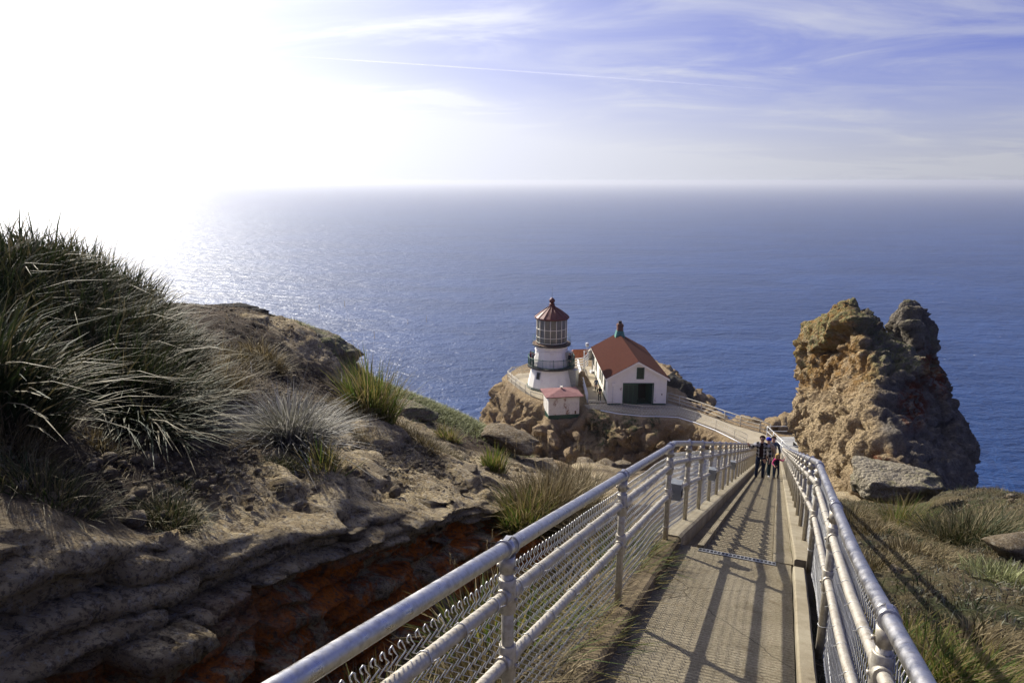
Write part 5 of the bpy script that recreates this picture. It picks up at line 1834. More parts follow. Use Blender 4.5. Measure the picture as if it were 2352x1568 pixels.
for k, (u, v, d, sz, lab) in enumerate([
        (1352, 1082, 24, (.85, .6, .42), 'square tan boulder seen over the left railing, left of a group of three'),
        (1392, 1078, 24.5, (.6, .5, .32), 'rounded tan boulder in the middle of three beyond the left railing'),
        (1425, 1072, 25, (.7, .5, .30), 'low tan boulder on the right of three beyond the left railing'),
        (1300, 1098, 20, (1.1, .7, .5), 'broad ochre boulder behind the dry grass beside the left railing'),
        (1236, 1083, 15.5, (.9, .55, .32), 'pale layered sandstone block at the end of the bank')]):
    rock_thing('boulder', u, v, d, sz, 50 + k, lab, M['sandstone'] if k != 3 else M['cliff'], 4, rough=.32, cut=12, cat='boulder')
for k, (u, v, d, sz, lab) in enumerate([(1335, 875, 80, (1.6, 1.3, 1.2), 'pale rounded rock between the lighthouse foot and the white handrail'),
                                        (1322, 900, 77, (1.3, 1.0, .8), 'pale rock just above the pink roofed shed')]):
    rock_thing('rock_outcrop', u, v, d, sz, 70 + k, lab, M['cliff'], 4, rough=.3)

# slabs and blocks of the sandstone wall and of the flat ledge above it
SL = [stone_mesh('slab', (1, 1, 1), 200 + i, 4, .26, mat=M['sandstone'], cut=7, sharp=.6, boxy=.75) for i in range(6)]


def slab(u, v, d, sx, sy, sz, k, rz=None, tilt=(0, 0)):
    p = at(u, v, d)
    o = link_mesh('slab', SL[k % 6], None, hillside)
    o.location = tuple(p); o.scale = (sx, sy, sz)
    o.rotation_euler = (tilt[0], tilt[1], (PI / 2 - AZ) + rng.uniform(-.25, .25) if rz is None else rz)


# along the wall: (s, height above the foot 0..1, length, thickness)
for k, (s, h, ln, tk) in enumerate([(0.3, .34, .40, .15), (1.1, .42, .42, .14), (1.9, .30, .40, .15), (2.4, .50, .35, .12), (0.7, .60, .38, .12), (1.5, .66, .36, .10), (3.0, .46, .34, .12), (4.9, .86, .30, .10)]):
    z0 = float(pz(s) + ditch(s)); p = sr(s, LIP_R)
    z1 = float(bank(p[0], p[1]))
    q = sr(s, LIP_R + .20 * (1 - h) - .10, z0 + (z1 - z0) * h)
    o = link_mesh('slab', SL[k % 6], None, hillside)
    o.location = q; o.scale = (ln * .8, .34, tk)
    o.rotation_euler = (rng.uniform(-.12, .12), rng.uniform(-.05, .05) + .28, PI / 2 - AZ + rng.uniform(-.2, .2))
for k, (u, v, d, a, b, c) in enumerate([(850, 1080, 8.2, .4, .28, .09), (1060, 1085, 10.4, .45, .3, .1)]):
    p = at(u, v, d); g = float(ground(p[0], p[1])[0])
    o = link_mesh('slab', SL[k % 6], None, hillside)
    o.location = (p[0], p[1], g - c * .45); o.scale = (a * .85, b, c * 1.35); o.rotation_euler = (rng.uniform(-.08, .08), rng.uniform(.1, .22), PI / 2 - AZ + rng.uniform(-.4, .4))
p = at(735, 800, 17)

rock_thing('rock_outcrop', 722, 800, 17.3, (1.25, .8, .62), 91, 'grey lichened rock face on the crest of the bank against the sea', M['boulder'], 5, rz=-.35, rough=.3, cut=12)
rock_thing('rock_outcrop', 520, 728, 18.6, (1.5, .7, .30), 92, 'dark low rock along the top of the far crest on the left', M['dark_rock'], 5, rz=-.1, rough=.45, cut=12)
rock_thing('rock_outcrop', 950, 945, 15.6, (.8, .5, .28), 93, 'small grey rock half hidden below the pale moss of the ridge', M['boulder'], 4, rz=-.4, rough=.3, cut=12)
rock_thing('rock_outcrop', 1165, 1010, 16.0, (1.1, .5, .35), 94, 'reddish brown layered rock at the lower end of the ridge', M['sandstone'], 4, rz=-.6, rough=.3, cut=12)

# ------------------------------------------------------------------ grass
def blades(base, direc, length, lean, droop, width, tone, seg=4, up=None, rs=None):
    """curved tapering blades; base (n,3), direc = heading angle (n)"""
    n = len(base); rs = rs or nrng
    t = np.linspace(0, 1, seg + 1)
    hd = np.stack([np.cos(direc), np.sin(direc), np.zeros(n)], 1)
    horiz = (lean[:, None] * t[None] + droop[:, None] * t[None] ** 2.2) * length[:, None]
    vert = (np.sqrt(np.clip(1 - lean ** 2 * .8, .05, 1))[:, None] * t[None] - (droop[:, None] * .62) * t[None] ** 2.6) * length[:, None]
    P = base[:, None, :] + hd[:, None, :] * horiz[:, :, None]
    P[:, :, 2] += vert
    tw = direc + PI / 2 + rs.normal(0, .5, n)
    side = np.stack([np.cos(tw), np.sin(tw), rs.normal(0, .15, n)], 1)
    wv = width[:, None] * np.interp(t, [0, .25, .7, 1], [.7, 1.0, .65, .05])[None]
    A = P - side[:, None] * wv[:, :, None]; B = P + side[:, None] * wv[:, :, None]
    V = np.stack([A, B], 2).reshape(-1, 3)
    i, k = np.meshgrid(np.arange(n), np.arange(seg), indexing='ij')
    b = (i * (seg + 1) + k) * 2
    F = np.stack([b, b + 1, b + 3, b + 2], -1).reshape(-1, 4)
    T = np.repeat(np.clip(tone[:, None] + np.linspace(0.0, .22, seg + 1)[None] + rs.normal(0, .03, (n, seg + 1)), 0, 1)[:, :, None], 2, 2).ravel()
    return V, F, T


def tuft_arrays(n, h, r, seed, lean=(.1, .75), droop=(.05, .45), width=.004, tone=(.45, .25), spread=None, wind=None):
    g = np.random.default_rng(seed)
    n = int(n * .72); width = width * 1.22
    a = g.uniform(0, 2 * PI, n); q = np.sqrt(g.uniform(0, 1, n))
    base = np.stack([np.cos(a) * q * r, np.sin(a) * q * r, np.zeros(n) - .03], 1)
    d = a + g.normal(0, .85, n)
    ln = h * (1.12 - .35 * q) * g.uniform(.6, 1.15, n)
    le = lean[0] + (lean[1] - lean[0]) * q ** 1.2 * g.uniform(.5, 1.15, n)
    dr = g.uniform(droop[0], droop[1], n)
    if wind:
        ex = np.cos(d) * le + wind[0]; ey = np.sin(d) * le + wind[1]
        d = np.arctan2(ey, ex); le = np.clip(np.hypot(ex, ey), 0, 1.05)
    tn = np.clip(g.normal(tone[0], tone[1], n), 0, 1)
    dead = g.uniform(0, 1, n) < .16
    tn = np.where(dead, g.uniform(.65, 1, n), tn); le = np.where(dead, le * g.uniform(.8, 1.6, n), le); dr = np.where(dead, dr + g.uniform(0, .5, n), dr)
    ln = np.where(g.uniform(0, 1, n) < .2, ln * g.uniform(.3, .8, n), ln)
    w = width * g.uniform(.6, 1.4, n)
    return blades(base, d, ln, np.clip(le, 0, 1.0), dr, w, tn, 4, rs=g)


TUFTS = {}


def tuft(u, v, d, h, r, n, mat, label, group=None, seed=None, name='grass_tuft', stems=0, snap=True, cat='grass tuft', tilt=0, **kw):
    p = at(u, v, d)
    z = float(ground(p[0], p[1])[0]) if snap else p[2]
    seed = seed if seed is not None else int(u * 7 + v * 3)
    V, F, T = tuft_arrays(n, h, r, seed, **kw)
    # feet follow the slope
    wx = p[0] + V[:, 0]; wy = p[1] + V[:, 1]
    seg2 = 10
    bx = np.repeat(V.reshape(-1, seg2, 3)[:, 0, :2], seg2, 0)
    gz = ground(p[0] + bx[:, 0], p[1] + bx[:, 1]) - z
    if snap: V[:, 2] += np.clip(gz, -1.0, 1.0)
    if stems:
        g = np.random.default_rng(seed + 1)
        a = g.uniform(0, 2 * PI, stems); b = np.stack([np.cos(a) * r * .4, np.sin(a) * r * .4, np.zeros(stems)], 1)
        V2, F2, T2 = blades(b, a, h * g.uniform(1.2, 1.75, stems), g.uniform(.05, .4, stems), g.uniform(0, .3, stems), np.full(stems, .0022), g.uniform(.75, .95, stems), 4, rs=g)
        F = np.concatenate([F, F2 + len(V)]); V = np.concatenate([V, V2]); T = np.concatenate([T, T2])
        tips = V2.reshape(stems, -1, 3)[:, -2:, :].mean(1)
        V3, F3, T3 = [], [], []
        m = 14
        bb = np.repeat(tips, m, 0); bb[:, 2] -= np.tile(np.linspace(0, .11, m), stems)
        V3, F3, T3 = blades(bb, g.uniform(0, 6.28, stems * m), np.full(stems * m, .03), np.full(stems * m, .3), np.zeros(stems * m), np.full(stems * m, .0025), np.full(stems * m, .85), 4, rs=g)
        F = np.concatenate([F, F3 + len(V)]); V = np.concatenate([V, V3]); T = np.concatenate([T, T3])
    me = np_mesh(name, V, F, {'tone': T})
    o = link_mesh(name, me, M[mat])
    o.location = (p[0], p[1], z)
    tag(o, label, cat, group)
    return o


def mound(sx):
    return dict(lean=(.12, .85), droop=(.10, .55))


GM = 'grass tufts crowding the mound on the left'
ORD = 'first second third fourth fifth sixth seventh eighth ninth tenth eleventh twelfth thirteenth'.split()
for ki, (u, v, d, h, r, n) in enumerate([(-60, 640, 9, 1.0, .45, 900), (40, 640, 9.8, .95, .45, 900), (120, 655, 10.2, .9, .45, 900), (200, 690, 10.6, .85, .42, 900), (270, 720, 11, .85, .4, 900), (330, 750, 11.4, .8, .38, 800), (385, 790, 11.4, .5, .30, 600),
                           (90, 770, 8.6, 1.0, .45, 1000), (180, 790, 9, 1.0, .45, 1100), (265, 820, 9.3, 1.0, .42, 1100), (340, 850, 9.5, .95, .42, 1000), (395, 880, 9.6, .75, .34, 800),
                           (240, 900, 7.9, 1.05, .42, 1200), (330, 930, 8.1, 1.0, .42, 1200)]):
    row_, k_ = ('back', ki) if ki < 7 else (('middle', ki - 7) if ki < 12 else ('front', ki - 12))
    LM = f'dark green grass tuft on the left mound, {ORD[k_]} from the left in its {row_} row'
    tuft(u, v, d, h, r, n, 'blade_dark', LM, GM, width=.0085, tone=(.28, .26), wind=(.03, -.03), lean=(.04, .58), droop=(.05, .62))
GE = 'grass tufts cut by the left edge of the picture'
for (u, v, d, h, r, n, lab) in [(-60, 820, 6.6, .95, .42, 1100, 'dark arching grass tuft cut by the left edge, upper of two'), (-20, 930, 6.2, .75, .40, 1000, 'dark arching grass tuft cut by the left edge, lower of two')]:
    tuft(u, v, d, h, r, n, 'blade_dark', lab, GE, width=.0085, tone=(.26, .24), wind=(.06, -.06), lean=(.06, .62), droop=(.08, .62))
tuft(330, 1005, 7.2, .70, .34, 1000, 'blade_dark', 'dark arching grass tuft spilling down over bare soil below the mound', width=.0075, tone=(.24, .24), wind=(.03, -.15), lean=(.15, .85), droop=(.3, .9))
tuft(425, 940, 8.5, .62, .30, 800, 'blade_dark', 'sunlit grass tuft at the right end of the mound, beside the silver one', width=.0075, tone=(.42, .28), wind=(.06, -.05), lean=(.05, .70), droop=(.05, .5))
tuft(500, 900, 9.8, .7, .35, 800, 'blade_straw', 'dry thin grass tuft behind the right end of the mound', width=.004, tone=(.5, .2), stems=5)
tuft(668, 1006, 7.9, .84, .23, 2400, 'blade_silver', 'round silver white grass tuft standing alone on the soil', width=.0055, tone=(.58, .24), lean=(.0, .86), droop=(.08, .6), stems=3, cat='grass tuft')
tuft(855, 940, 11.2, 1.15, .34, 800, 'blade_green', 'tall bright green grass tuft on the ridge against the sea', width=.007, tone=(.38, .26), lean=(.03, .55), droop=(.02, .25), stems=6)
tuft(815, 945, 10.9, .35, .45, 900, 'blade_straw', 'low brown grass cushion at the foot of the tall green tuft', width=.004, tone=(.35, .2))
tuft(742, 1118, 7.1, .46, .14, 420, 'blade_green', 'small spiky green and silver tuft on the sandstone ledge', width=.0055, tone=(.5, .3), lean=(.05, .85), droop=(.0, .2))
tuft(652, 1128, 7.0, .22, .13, 500, 'blade_dark', 'small dark round tuft left of the spiky one on the ledge', width=.003, tone=(.4, .2), lean=(.05, .95))
tuft(390, 1190, 5.4, .24, .22, 900, 'blade_dark', 'low dark grass cushion on the soil above the sandstone wall', width=.0028, tone=(.40, .22), lean=(.05, .95))
tuft(415, 1120, 6.0, .12, .10, 250, 'blade_dark', 'tiny dark grass cushion behind a larger low one', width=.003, tone=(.35, .2))
tuft(95, 1165, 5.1, .30, .30, 1200, 'blade_dark', 'low bushy dark tuft near the left edge above the wall', width=.0028, tone=(.45, .22), lean=(.05, 1))
tuft(30, 1075, 5.7, .28, .26, 900, 'blade_straw', 'low brownish tuft at the left edge on dark soil', width=.003, tone=(.4, .22), lean=(.05, 1))
tuft(230, 1060, 6.3, .16, .16, 400, 'blade_straw', 'tiny brown tuft on dark soil below the mound', width=.003, tone=(.35, .2), lean=(.05, .95))
tuft(845, 1010, 9.9, .25, .22, 700, 'blade_straw', 'straw coloured cushion in the middle of the bare soil', width=.0035, tone=(.45, .2), lean=(.05, .95))
tuft(975, 1040, 11.0, .30, .36, 1000, 'blade_straw', 'wide straw coloured cushion on the lower soil slope', width=.0035, tone=(.35, .22), lean=(.05, .95))
tuft(1040, 1055, 11.3, .20, .16, 400, 'blade_straw', 'small round brown cushion right of the wide straw one', width=.0035, tone=(.35, .2), lean=(.05, .95))
tuft(905, 975, 11.6, .35, .34, 800, 'blade_straw', 'brown grass cushion under the pale moss of the ridge', width=.0035, tone=(.35, .2), lean=(.05, .9))
tuft(1137, 1072, 12.0, .58, .18, 380, 'blade_green', 'spiky yellow green tuft at the end of the bank', width=.0075, tone=(.35, .22), lean=(.03, .55), droop=(0, .2), stems=1)
tuft(1030, 985, 14.6, .42, .25, 450, 'blade_green', 'small green tuft among pale moss low on the ridge', width=.006, tone=(.5, .25), lean=(.03, .7))
tuft(605, 800, 14.0, .55, .35, 700, 'blade_straw', 'brown and green tuft on the far crest beside grey rock', width=.006, tone=(.45, .28), lean=(.05, .8))
tuft(560, 830, 13.2, .32, .40, 700, 'blade_straw', 'dark low tuft below the far crest', width=.005, tone=(.25, .2))
tuft(1255, 1205, 9.3, .95, .42, 2200, 'blade_straw', 'large dry straw tuft rising behind the left railing at the wall end', width=.0055, tone=(.42, .28), lean=(.03, .6), droop=(.02, .35), stems=14, snap=False)
tuft(1205, 1215, 8.9, .75, .30, 1000, 'blade_green', 'green tuft left of the large dry one behind the railing', width=.006, tone=(.45, .26), lean=(.03, .6), snap=False)
tuft(1320, 1165, 10.8, .85, .40, 1400, 'blade_straw', 'dry straw tuft behind the railing, right of the large one', width=.005, tone=(.45, .26), lean=(.03, .6), stems=8, snap=False)
# the strip of grass that grows through the left railing
GS = 'grass clumps growing through the left railing'
for k, (s, r_, h, n) in enumerate([(1.4, -1.55, .55, 700), (2.1, -1.42, .55, 700), (2.6, -1.8, .6, 700), (3.1, -1.38, .55, 800), (3.7, -1.6, .6, 700), (4.2, -1.36, .45, 700), (4.9, -1.5, .5, 600), (5.6, -1.38, .45, 600), (6.3, -1.38, .5, 600), (6.7, -1.6, .55, 500), (5.2, -2.2, .6, 600), (3.4, -2.4, .7, 600), (2.2, -2.5, .7, 600)]):
    LS = (f'grass clump growing through the left railing, {ORD[k]} along it from the bottom of the view' if k < 10 else f'grass clump in the gully behind the left railing, {ORD[[2, 1, 0][k - 10]]} from the bottom of the view')
    p = sr(s, r_); z = float(pz(s)) - .16 if r_ > -1.7 else float(ground(p[0], p[1])[0])
    V, F, T = tuft_arrays(int(n * 1.5), h * 1.2, .27, 300 + k, lean=(.05, .8), droop=(.05, .5), width=.0058, tone=(.36, .30), wind=(.12, -.10))
    o = link_mesh('grass_clump', np_mesh('grass_clump', V, F, {'tone': T}), M['blade_green' if k % 3 else 'blade_straw']); o.location = (p[0], p[1], z)
    tag(o, LS, 'grass clump', GS)
tuft(1085, 1235, 7.0, .9, .3, 60, 'blade_straw', 'few tall dry stems in front of the orange wall', width=.003, tone=(.7, .15), lean=(.03, .35), droop=(0, .2), stems=5)
tuft(1868, 1215, 8.3, .55, .16, 420, 'blade_green', 'green and orange grass tuft leaning over the right kerb', width=.005, tone=(.5, .26), lean=(.03, .7), wind=(-.15, 0), stems=2)
# right slope
for (u, v, d, h, r, n, mat, lab) in [
        (2250, 1215, 13.2, .75, .75, 2200, 'blade_dark', 'big dark green grass hummock at the right edge below the sea'),
        (2160, 1200, 13.6, .55, .45, 900, 'blade_straw', 'brown grass tuft left of the big dark hummock'),
        (2078, 1200, 14.0, .75, .35, 900, 'blade_green', 'upright green tuft in front of the flat topped boulder'),
        (2010, 1230, 12.5, .34, .45, 900, 'blade_straw', 'straw coloured tuft left of the boulder by the right railing'),
        (1965, 1200, 14.0, .5, .35, 600, 'blade_straw', 'dry tuft in the gap between railing and boulder'),
        (2120, 1290, 10.5, .26, .6, 1300, 'blade_straw', 'wide flattened straw tuft in the middle of the right slope'),
        (2010, 1330, 9.0, .30, .45, 900, 'blade_straw', 'dry tuft close to the right railing below the corner post'),
        (2320, 1330, 9.6, .30, .5, 900, 'blade_moss', 'pale grey green cushion near the right edge'),
        (2130, 1540, 5.2, .50, .35, 1100, 'blade_green', 'bright green grass tuft at the bottom right beside the railing'),
        (2060, 1480, 5.9, .42, .3, 800, 'blade_green', 'green tuft just above the bottom right one along the railing'),
        (2230, 1560, 5.2, .42, .3, 800, 'blade_green', 'green tuft furthest into the bottom right corner'),
        (2250, 1470, 6.2, .24, .4, 800, 'blade_straw', 'brown green tuft above the bottom right corner'),
        (1985, 1420, 6.6, .35, .25, 500, 'blade_straw', 'small dry tuft behind the right railing'),
        (1925, 1340, 7.4, .4, .2, 350, 'blade_green', 'thin green tuft between mesh and kerb on the right')]:
    tuft(u, v, d, h, r, n, mat, lab, width=.0048, tone=(.42, .26), lean=(.05, .85), droop=(.05, .5), wind=(.15, -.05), stems=3 if 'dry' in lab or 'straw' in lab else 0)


def scatter(name, mat, fn, n, h, width, tone, lean, droop, seed, clump=.0):
    """ground cover: one mass of short blades"""
    g = np.random.default_rng(seed)
    xy = fn(g, n)
    z = ground(xy[:, 0], xy[:, 1])
    base = np.stack([xy[:, 0], xy[:, 1], z - .01], 1)
    m = len(base)
    V, F, T = blades(base, g.uniform(0, 6.28, m), h * g.uniform(.4, 1.3, m), g.uniform(*lean, m), g.uniform(*droop, m), width * g.uniform(.6, 1.4, m), np.clip(g.normal(tone[0], tone[1], m), 0, 1), 3, rs=g)
    o = link_mesh(name, np_mesh(name, V, F, {'tone': T}), M[mat]); tag(o, kind='stuff')
    return o


def region_sr(s0, s1, r0, r1, thr=None, sc=.9, seed=3, grad=1.0):
    def f(g, n):
        s = s0 + (s1 - s0) * g.uniform(0, 1, n * 3) ** grad; r = g.uniform(r0, r1, n * 3)
        x = s * DV[0] + r * RV[0]; y = s * DV[1] + r * RV[1]
        if thr is not None:
            k = fbm(np.stack([x, y, np.zeros_like(x)], 1) * sc, 4, seed) + g.normal(0, .12, n * 3) > thr
            x, y = x[k], y[k]
        return np.stack([x, y], 1)[:n]
    return f


scatter('kerb_litter', 'blade_straw', region_sr(1.5, 8, .39, .75, None), 900, .12, .0025, (.6, .2), (.6, 1), (.1, .6), 44)


def clumps(s0, s1, r0, r1, nc, spread, grad=1.3):
    """positions gathered into small bushes"""
    def f(g, n):
        s = s0 + (s1 - s0) * g.uniform(0, 1, nc) ** grad; r = g.uniform(r0, r1, nc)
        i = g.integers(0, nc, n); k = g.lognormal(0, .5, nc)[i] * spread
        s = s[i] + g.normal(0, 1, n) * k; r = np.maximum(r[i] + g.normal(0, 1, n) * k, r0)
        return np.stack([s * DV[0] + r * RV[0], s * DV[1] + r * RV[1]], 1)
    return f


def ridge_moss(g, n):
    pts = [at(u, v, d) for u, v, d in [(885, 880, 16.9), (930, 900, 17.2), (975, 925, 17.2), (1020, 945, 17.4), (1065, 968, 17.6), (1105, 990, 17.6), (905, 905, 16.2), (1000, 955, 16.5), (1070, 995, 16.6), (800, 835, 17.4), (760, 790, 17.4), (725, 768, 17.5)]]
    out = []
    for i, p in enumerate(pts):
        m = n // len(pts); k = .62 if i < 9 else .25
        out.append(np.stack([g.normal(p[0], k, m), g.normal(p[1], k * .8, m)], 1))
    return np.concatenate(out)


scatter('dry_grass', 'blade_straw', clumps(1.5, 27, .6, 9, 420, .16), 26000, .15, .0045, (.45, .28), (.25, 1.0), (.1, .8), 41)
scatter('scrub', 'blade_brush', clumps(1.8, 27, .7, 9, 520, .15), 42000, .095, .0065, (.42, .30), (.0, 1.0), (.0, .6), 42)
scatter('green_grass', 'blade_dark', clumps(1.5, 27, .6, 9, 150, .13), 9000, .18, .005, (.38, .25), (.1, .9), (.1, .6), 43)
scatter('dead_stalks', 'blade_straw', region_sr(1.5, 24, .6, 8, None, grad=1.3), 9000, .09, .0035, (.62, .24), (.5, 1.0), (.0, .5), 48)
scatter('pale_moss', 'blade_moss', ridge_moss, 22000, .14, .007, (.5, .25), (.1, 1), (.1, .6), 45)


def soil_bits(g, n):
    c = [(at(u, v, d), k) for u, v, d, k in [(300, 1100, 5.8, .9), (560, 1040, 7.6, .8), (850, 1000, 10, 1.0), (950, 1030, 11, 1.0), (700, 940, 10.5, 1.0), (120, 1120, 5.2, .7), (1080, 1060, 12, 1), (640, 850, 12.5, 1.2), (540, 760, 16, 1.5)]]
    out = []
    for p, k in c:
        m = n // len(c); out.append(np.stack([g.normal(p[0], k, m), g.normal(p[1], k, m)], 1))
    xy = np.concatenate(out)
    s, r = to_sr(xy[:, 0], xy[:, 1])
    return xy[r < -4.1]


scatter('dead_grass', 'blade_straw', soil_bits, 7500, .11, .0022, (.6, .25), (.3, 1.0), (.2, .8), 46)
scatter('low_scrub', 'blade_brush', region_sr(3, 17, -14, -4.4, .16, 1.0, 18), 16000, .07, .0045, (.4, .25), (.1, .95), (.0, .6), 47)


def pebbles(name, fn, n, size, mat, seed):
    g = np.random.default_rng(seed)
    xy = fn(g, n); m = len(xy)
    z = ground(xy[:, 0], xy[:, 1])
    bm = bmesh.new(); bmesh.ops.create_icosphere(bm, subdivisions=1, radius=1)
    v0 = np.array([v.co[:] for v in bm.verts]); f0 = np.array([[v.index for v in f.verts] for f in bm.faces]); bm.free()
    sz = size * g.lognormal(0, .55, m)
    sc_ = np.stack([sz * g.uniform(.7, 1.3, m), sz * g.uniform(.7, 1.3, m), sz * g.uniform(.4, .8, m)], 1)
    V = v0[None] * (1 + g.normal(0, .12, (m, len(v0), 1))) * sc_[:, None]
    V = V + np.stack([xy[:, 0], xy[:, 1], z + sz * .15], 1)[:, None]
    F = f0[None] + (np.arange(m) * len(v0))[:, None, None]
    o = link_mesh(name, np_mesh(name, V.reshape(-1, 3), F.reshape(-1, 3)), M[mat]); tag(o, kind='stuff')


pebbles('gravel', soil_bits, 4200, .020, 'sandstone', 51)
pebbles('rubble', region_sr(1.5, 12, -6.5, -4.3, .12, 1.4, 55), 500, .022, 'sandstone', 52)
pebbles('scree', region_sr(3, 20, .7, 6.5, .1, 1.1, 56), 900, .025, 'sandstone', 53)

# ------------------------------------------------------------------ people
def skin_mesh(name, joints, bones, radii, sub=1, root=0):
    """one continuous surface grown over a skeleton"""
    me = bpy.data.meshes.new('tmp_skin')
    me.from_pydata([tuple(j) for j in joints], bones, [])
    o = bpy.data.objects.new('tmp_skin', me); COL.objects.link(o)
    m = o.modifiers.new('skin', 'SKIN'); m.use_smooth_shade = True
    sv = me.skin_vertices[0].data
    for i, r in enumerate(radii):
        sv[i].radius = r if isinstance(r, tuple) else (r, r)
        sv[i].use_root = (i == root)
    s = o.modifiers.new('sub', 'SUBSURF'); s.levels = sub; s.render_levels = sub
    dg = bpy.context.evaluated_depsgraph_get(); dg.update()
    out = bpy.data.meshes.new_from_object(o.evaluated_get(dg))
    bpy.data.objects.remove(o); bpy.data.meshes.remove(me)
    out.name = name
    out.polygons.foreach_set('use_smooth', np.ones(len(out.polygons), bool))
    return out


def cloth(name, c, var=.15, scale=18):
    t = Mat(name, .9, spec=.1)
    t.color(t.ramp(t.noise(scale, 4, .6), [(.3, tuple(x * (1 - var) for x in c)), (.7, tuple(min(1, x * (1 + var)) for x in c))]))
    M[name] = t.m


cloth('skin', (0.55, 0.34, 0.25), .05); cloth('jeans', (0.020, 0.028, 0.055), .3); cloth('black_cloth', (0.012, 0.012, 0.016), .3)
cloth('maroon', (0.022, 0.008, 0.010), .2); cloth('brown_leather', (0.07, 0.032, 0.018), .2); cloth('navy', (0.012, 0.014, 0.028), .2)
cloth('pink', (0.55, 0.06, 0.20), .1); cloth('white_cloth', (0.72, 0.70, 0.68), .08); cloth('blue_cloth', (0.02, 0.03, 0.30), .2)
cloth('slate_cloth', (0.075, 0.095, 0.13), .2); cloth('dark_red_cloth', (0.10, 0.012, 0.02), .2); cloth('teal_jeans', (0.018, 0.040, 0.055), .2); cloth('beige_cloth', (0.35, 0.29, 0.22), .1)
cloth('dark_hair', (0.022, 0.012, 0.008), .4, 60); cloth('blond_hair', (0.52, 0.36, 0.14), .35, 50)
t = Mat('plaid', .9, spec=.1)
def _chk(axis, sc_):
    w = t.N('ShaderNodeTexWave'); w.wave_type = 'BANDS'; w.bands_direction = axis; t.L(t.co(), w.inputs[0]); w.inputs['Scale'].default_value = sc_
    return t.step(w.outputs['Fac'], .45, .6)
a_, b_ = _chk('X', 2.1), _chk('Z', 2.1)
c_ = t.mix(t.op('MULTIPLY', t.op('ADD', a_, b_), .5), (0.010, 0.010, 0.012), (0.42, 0.41, 0.42))
t.color(c_); M['plaid'] = t.m


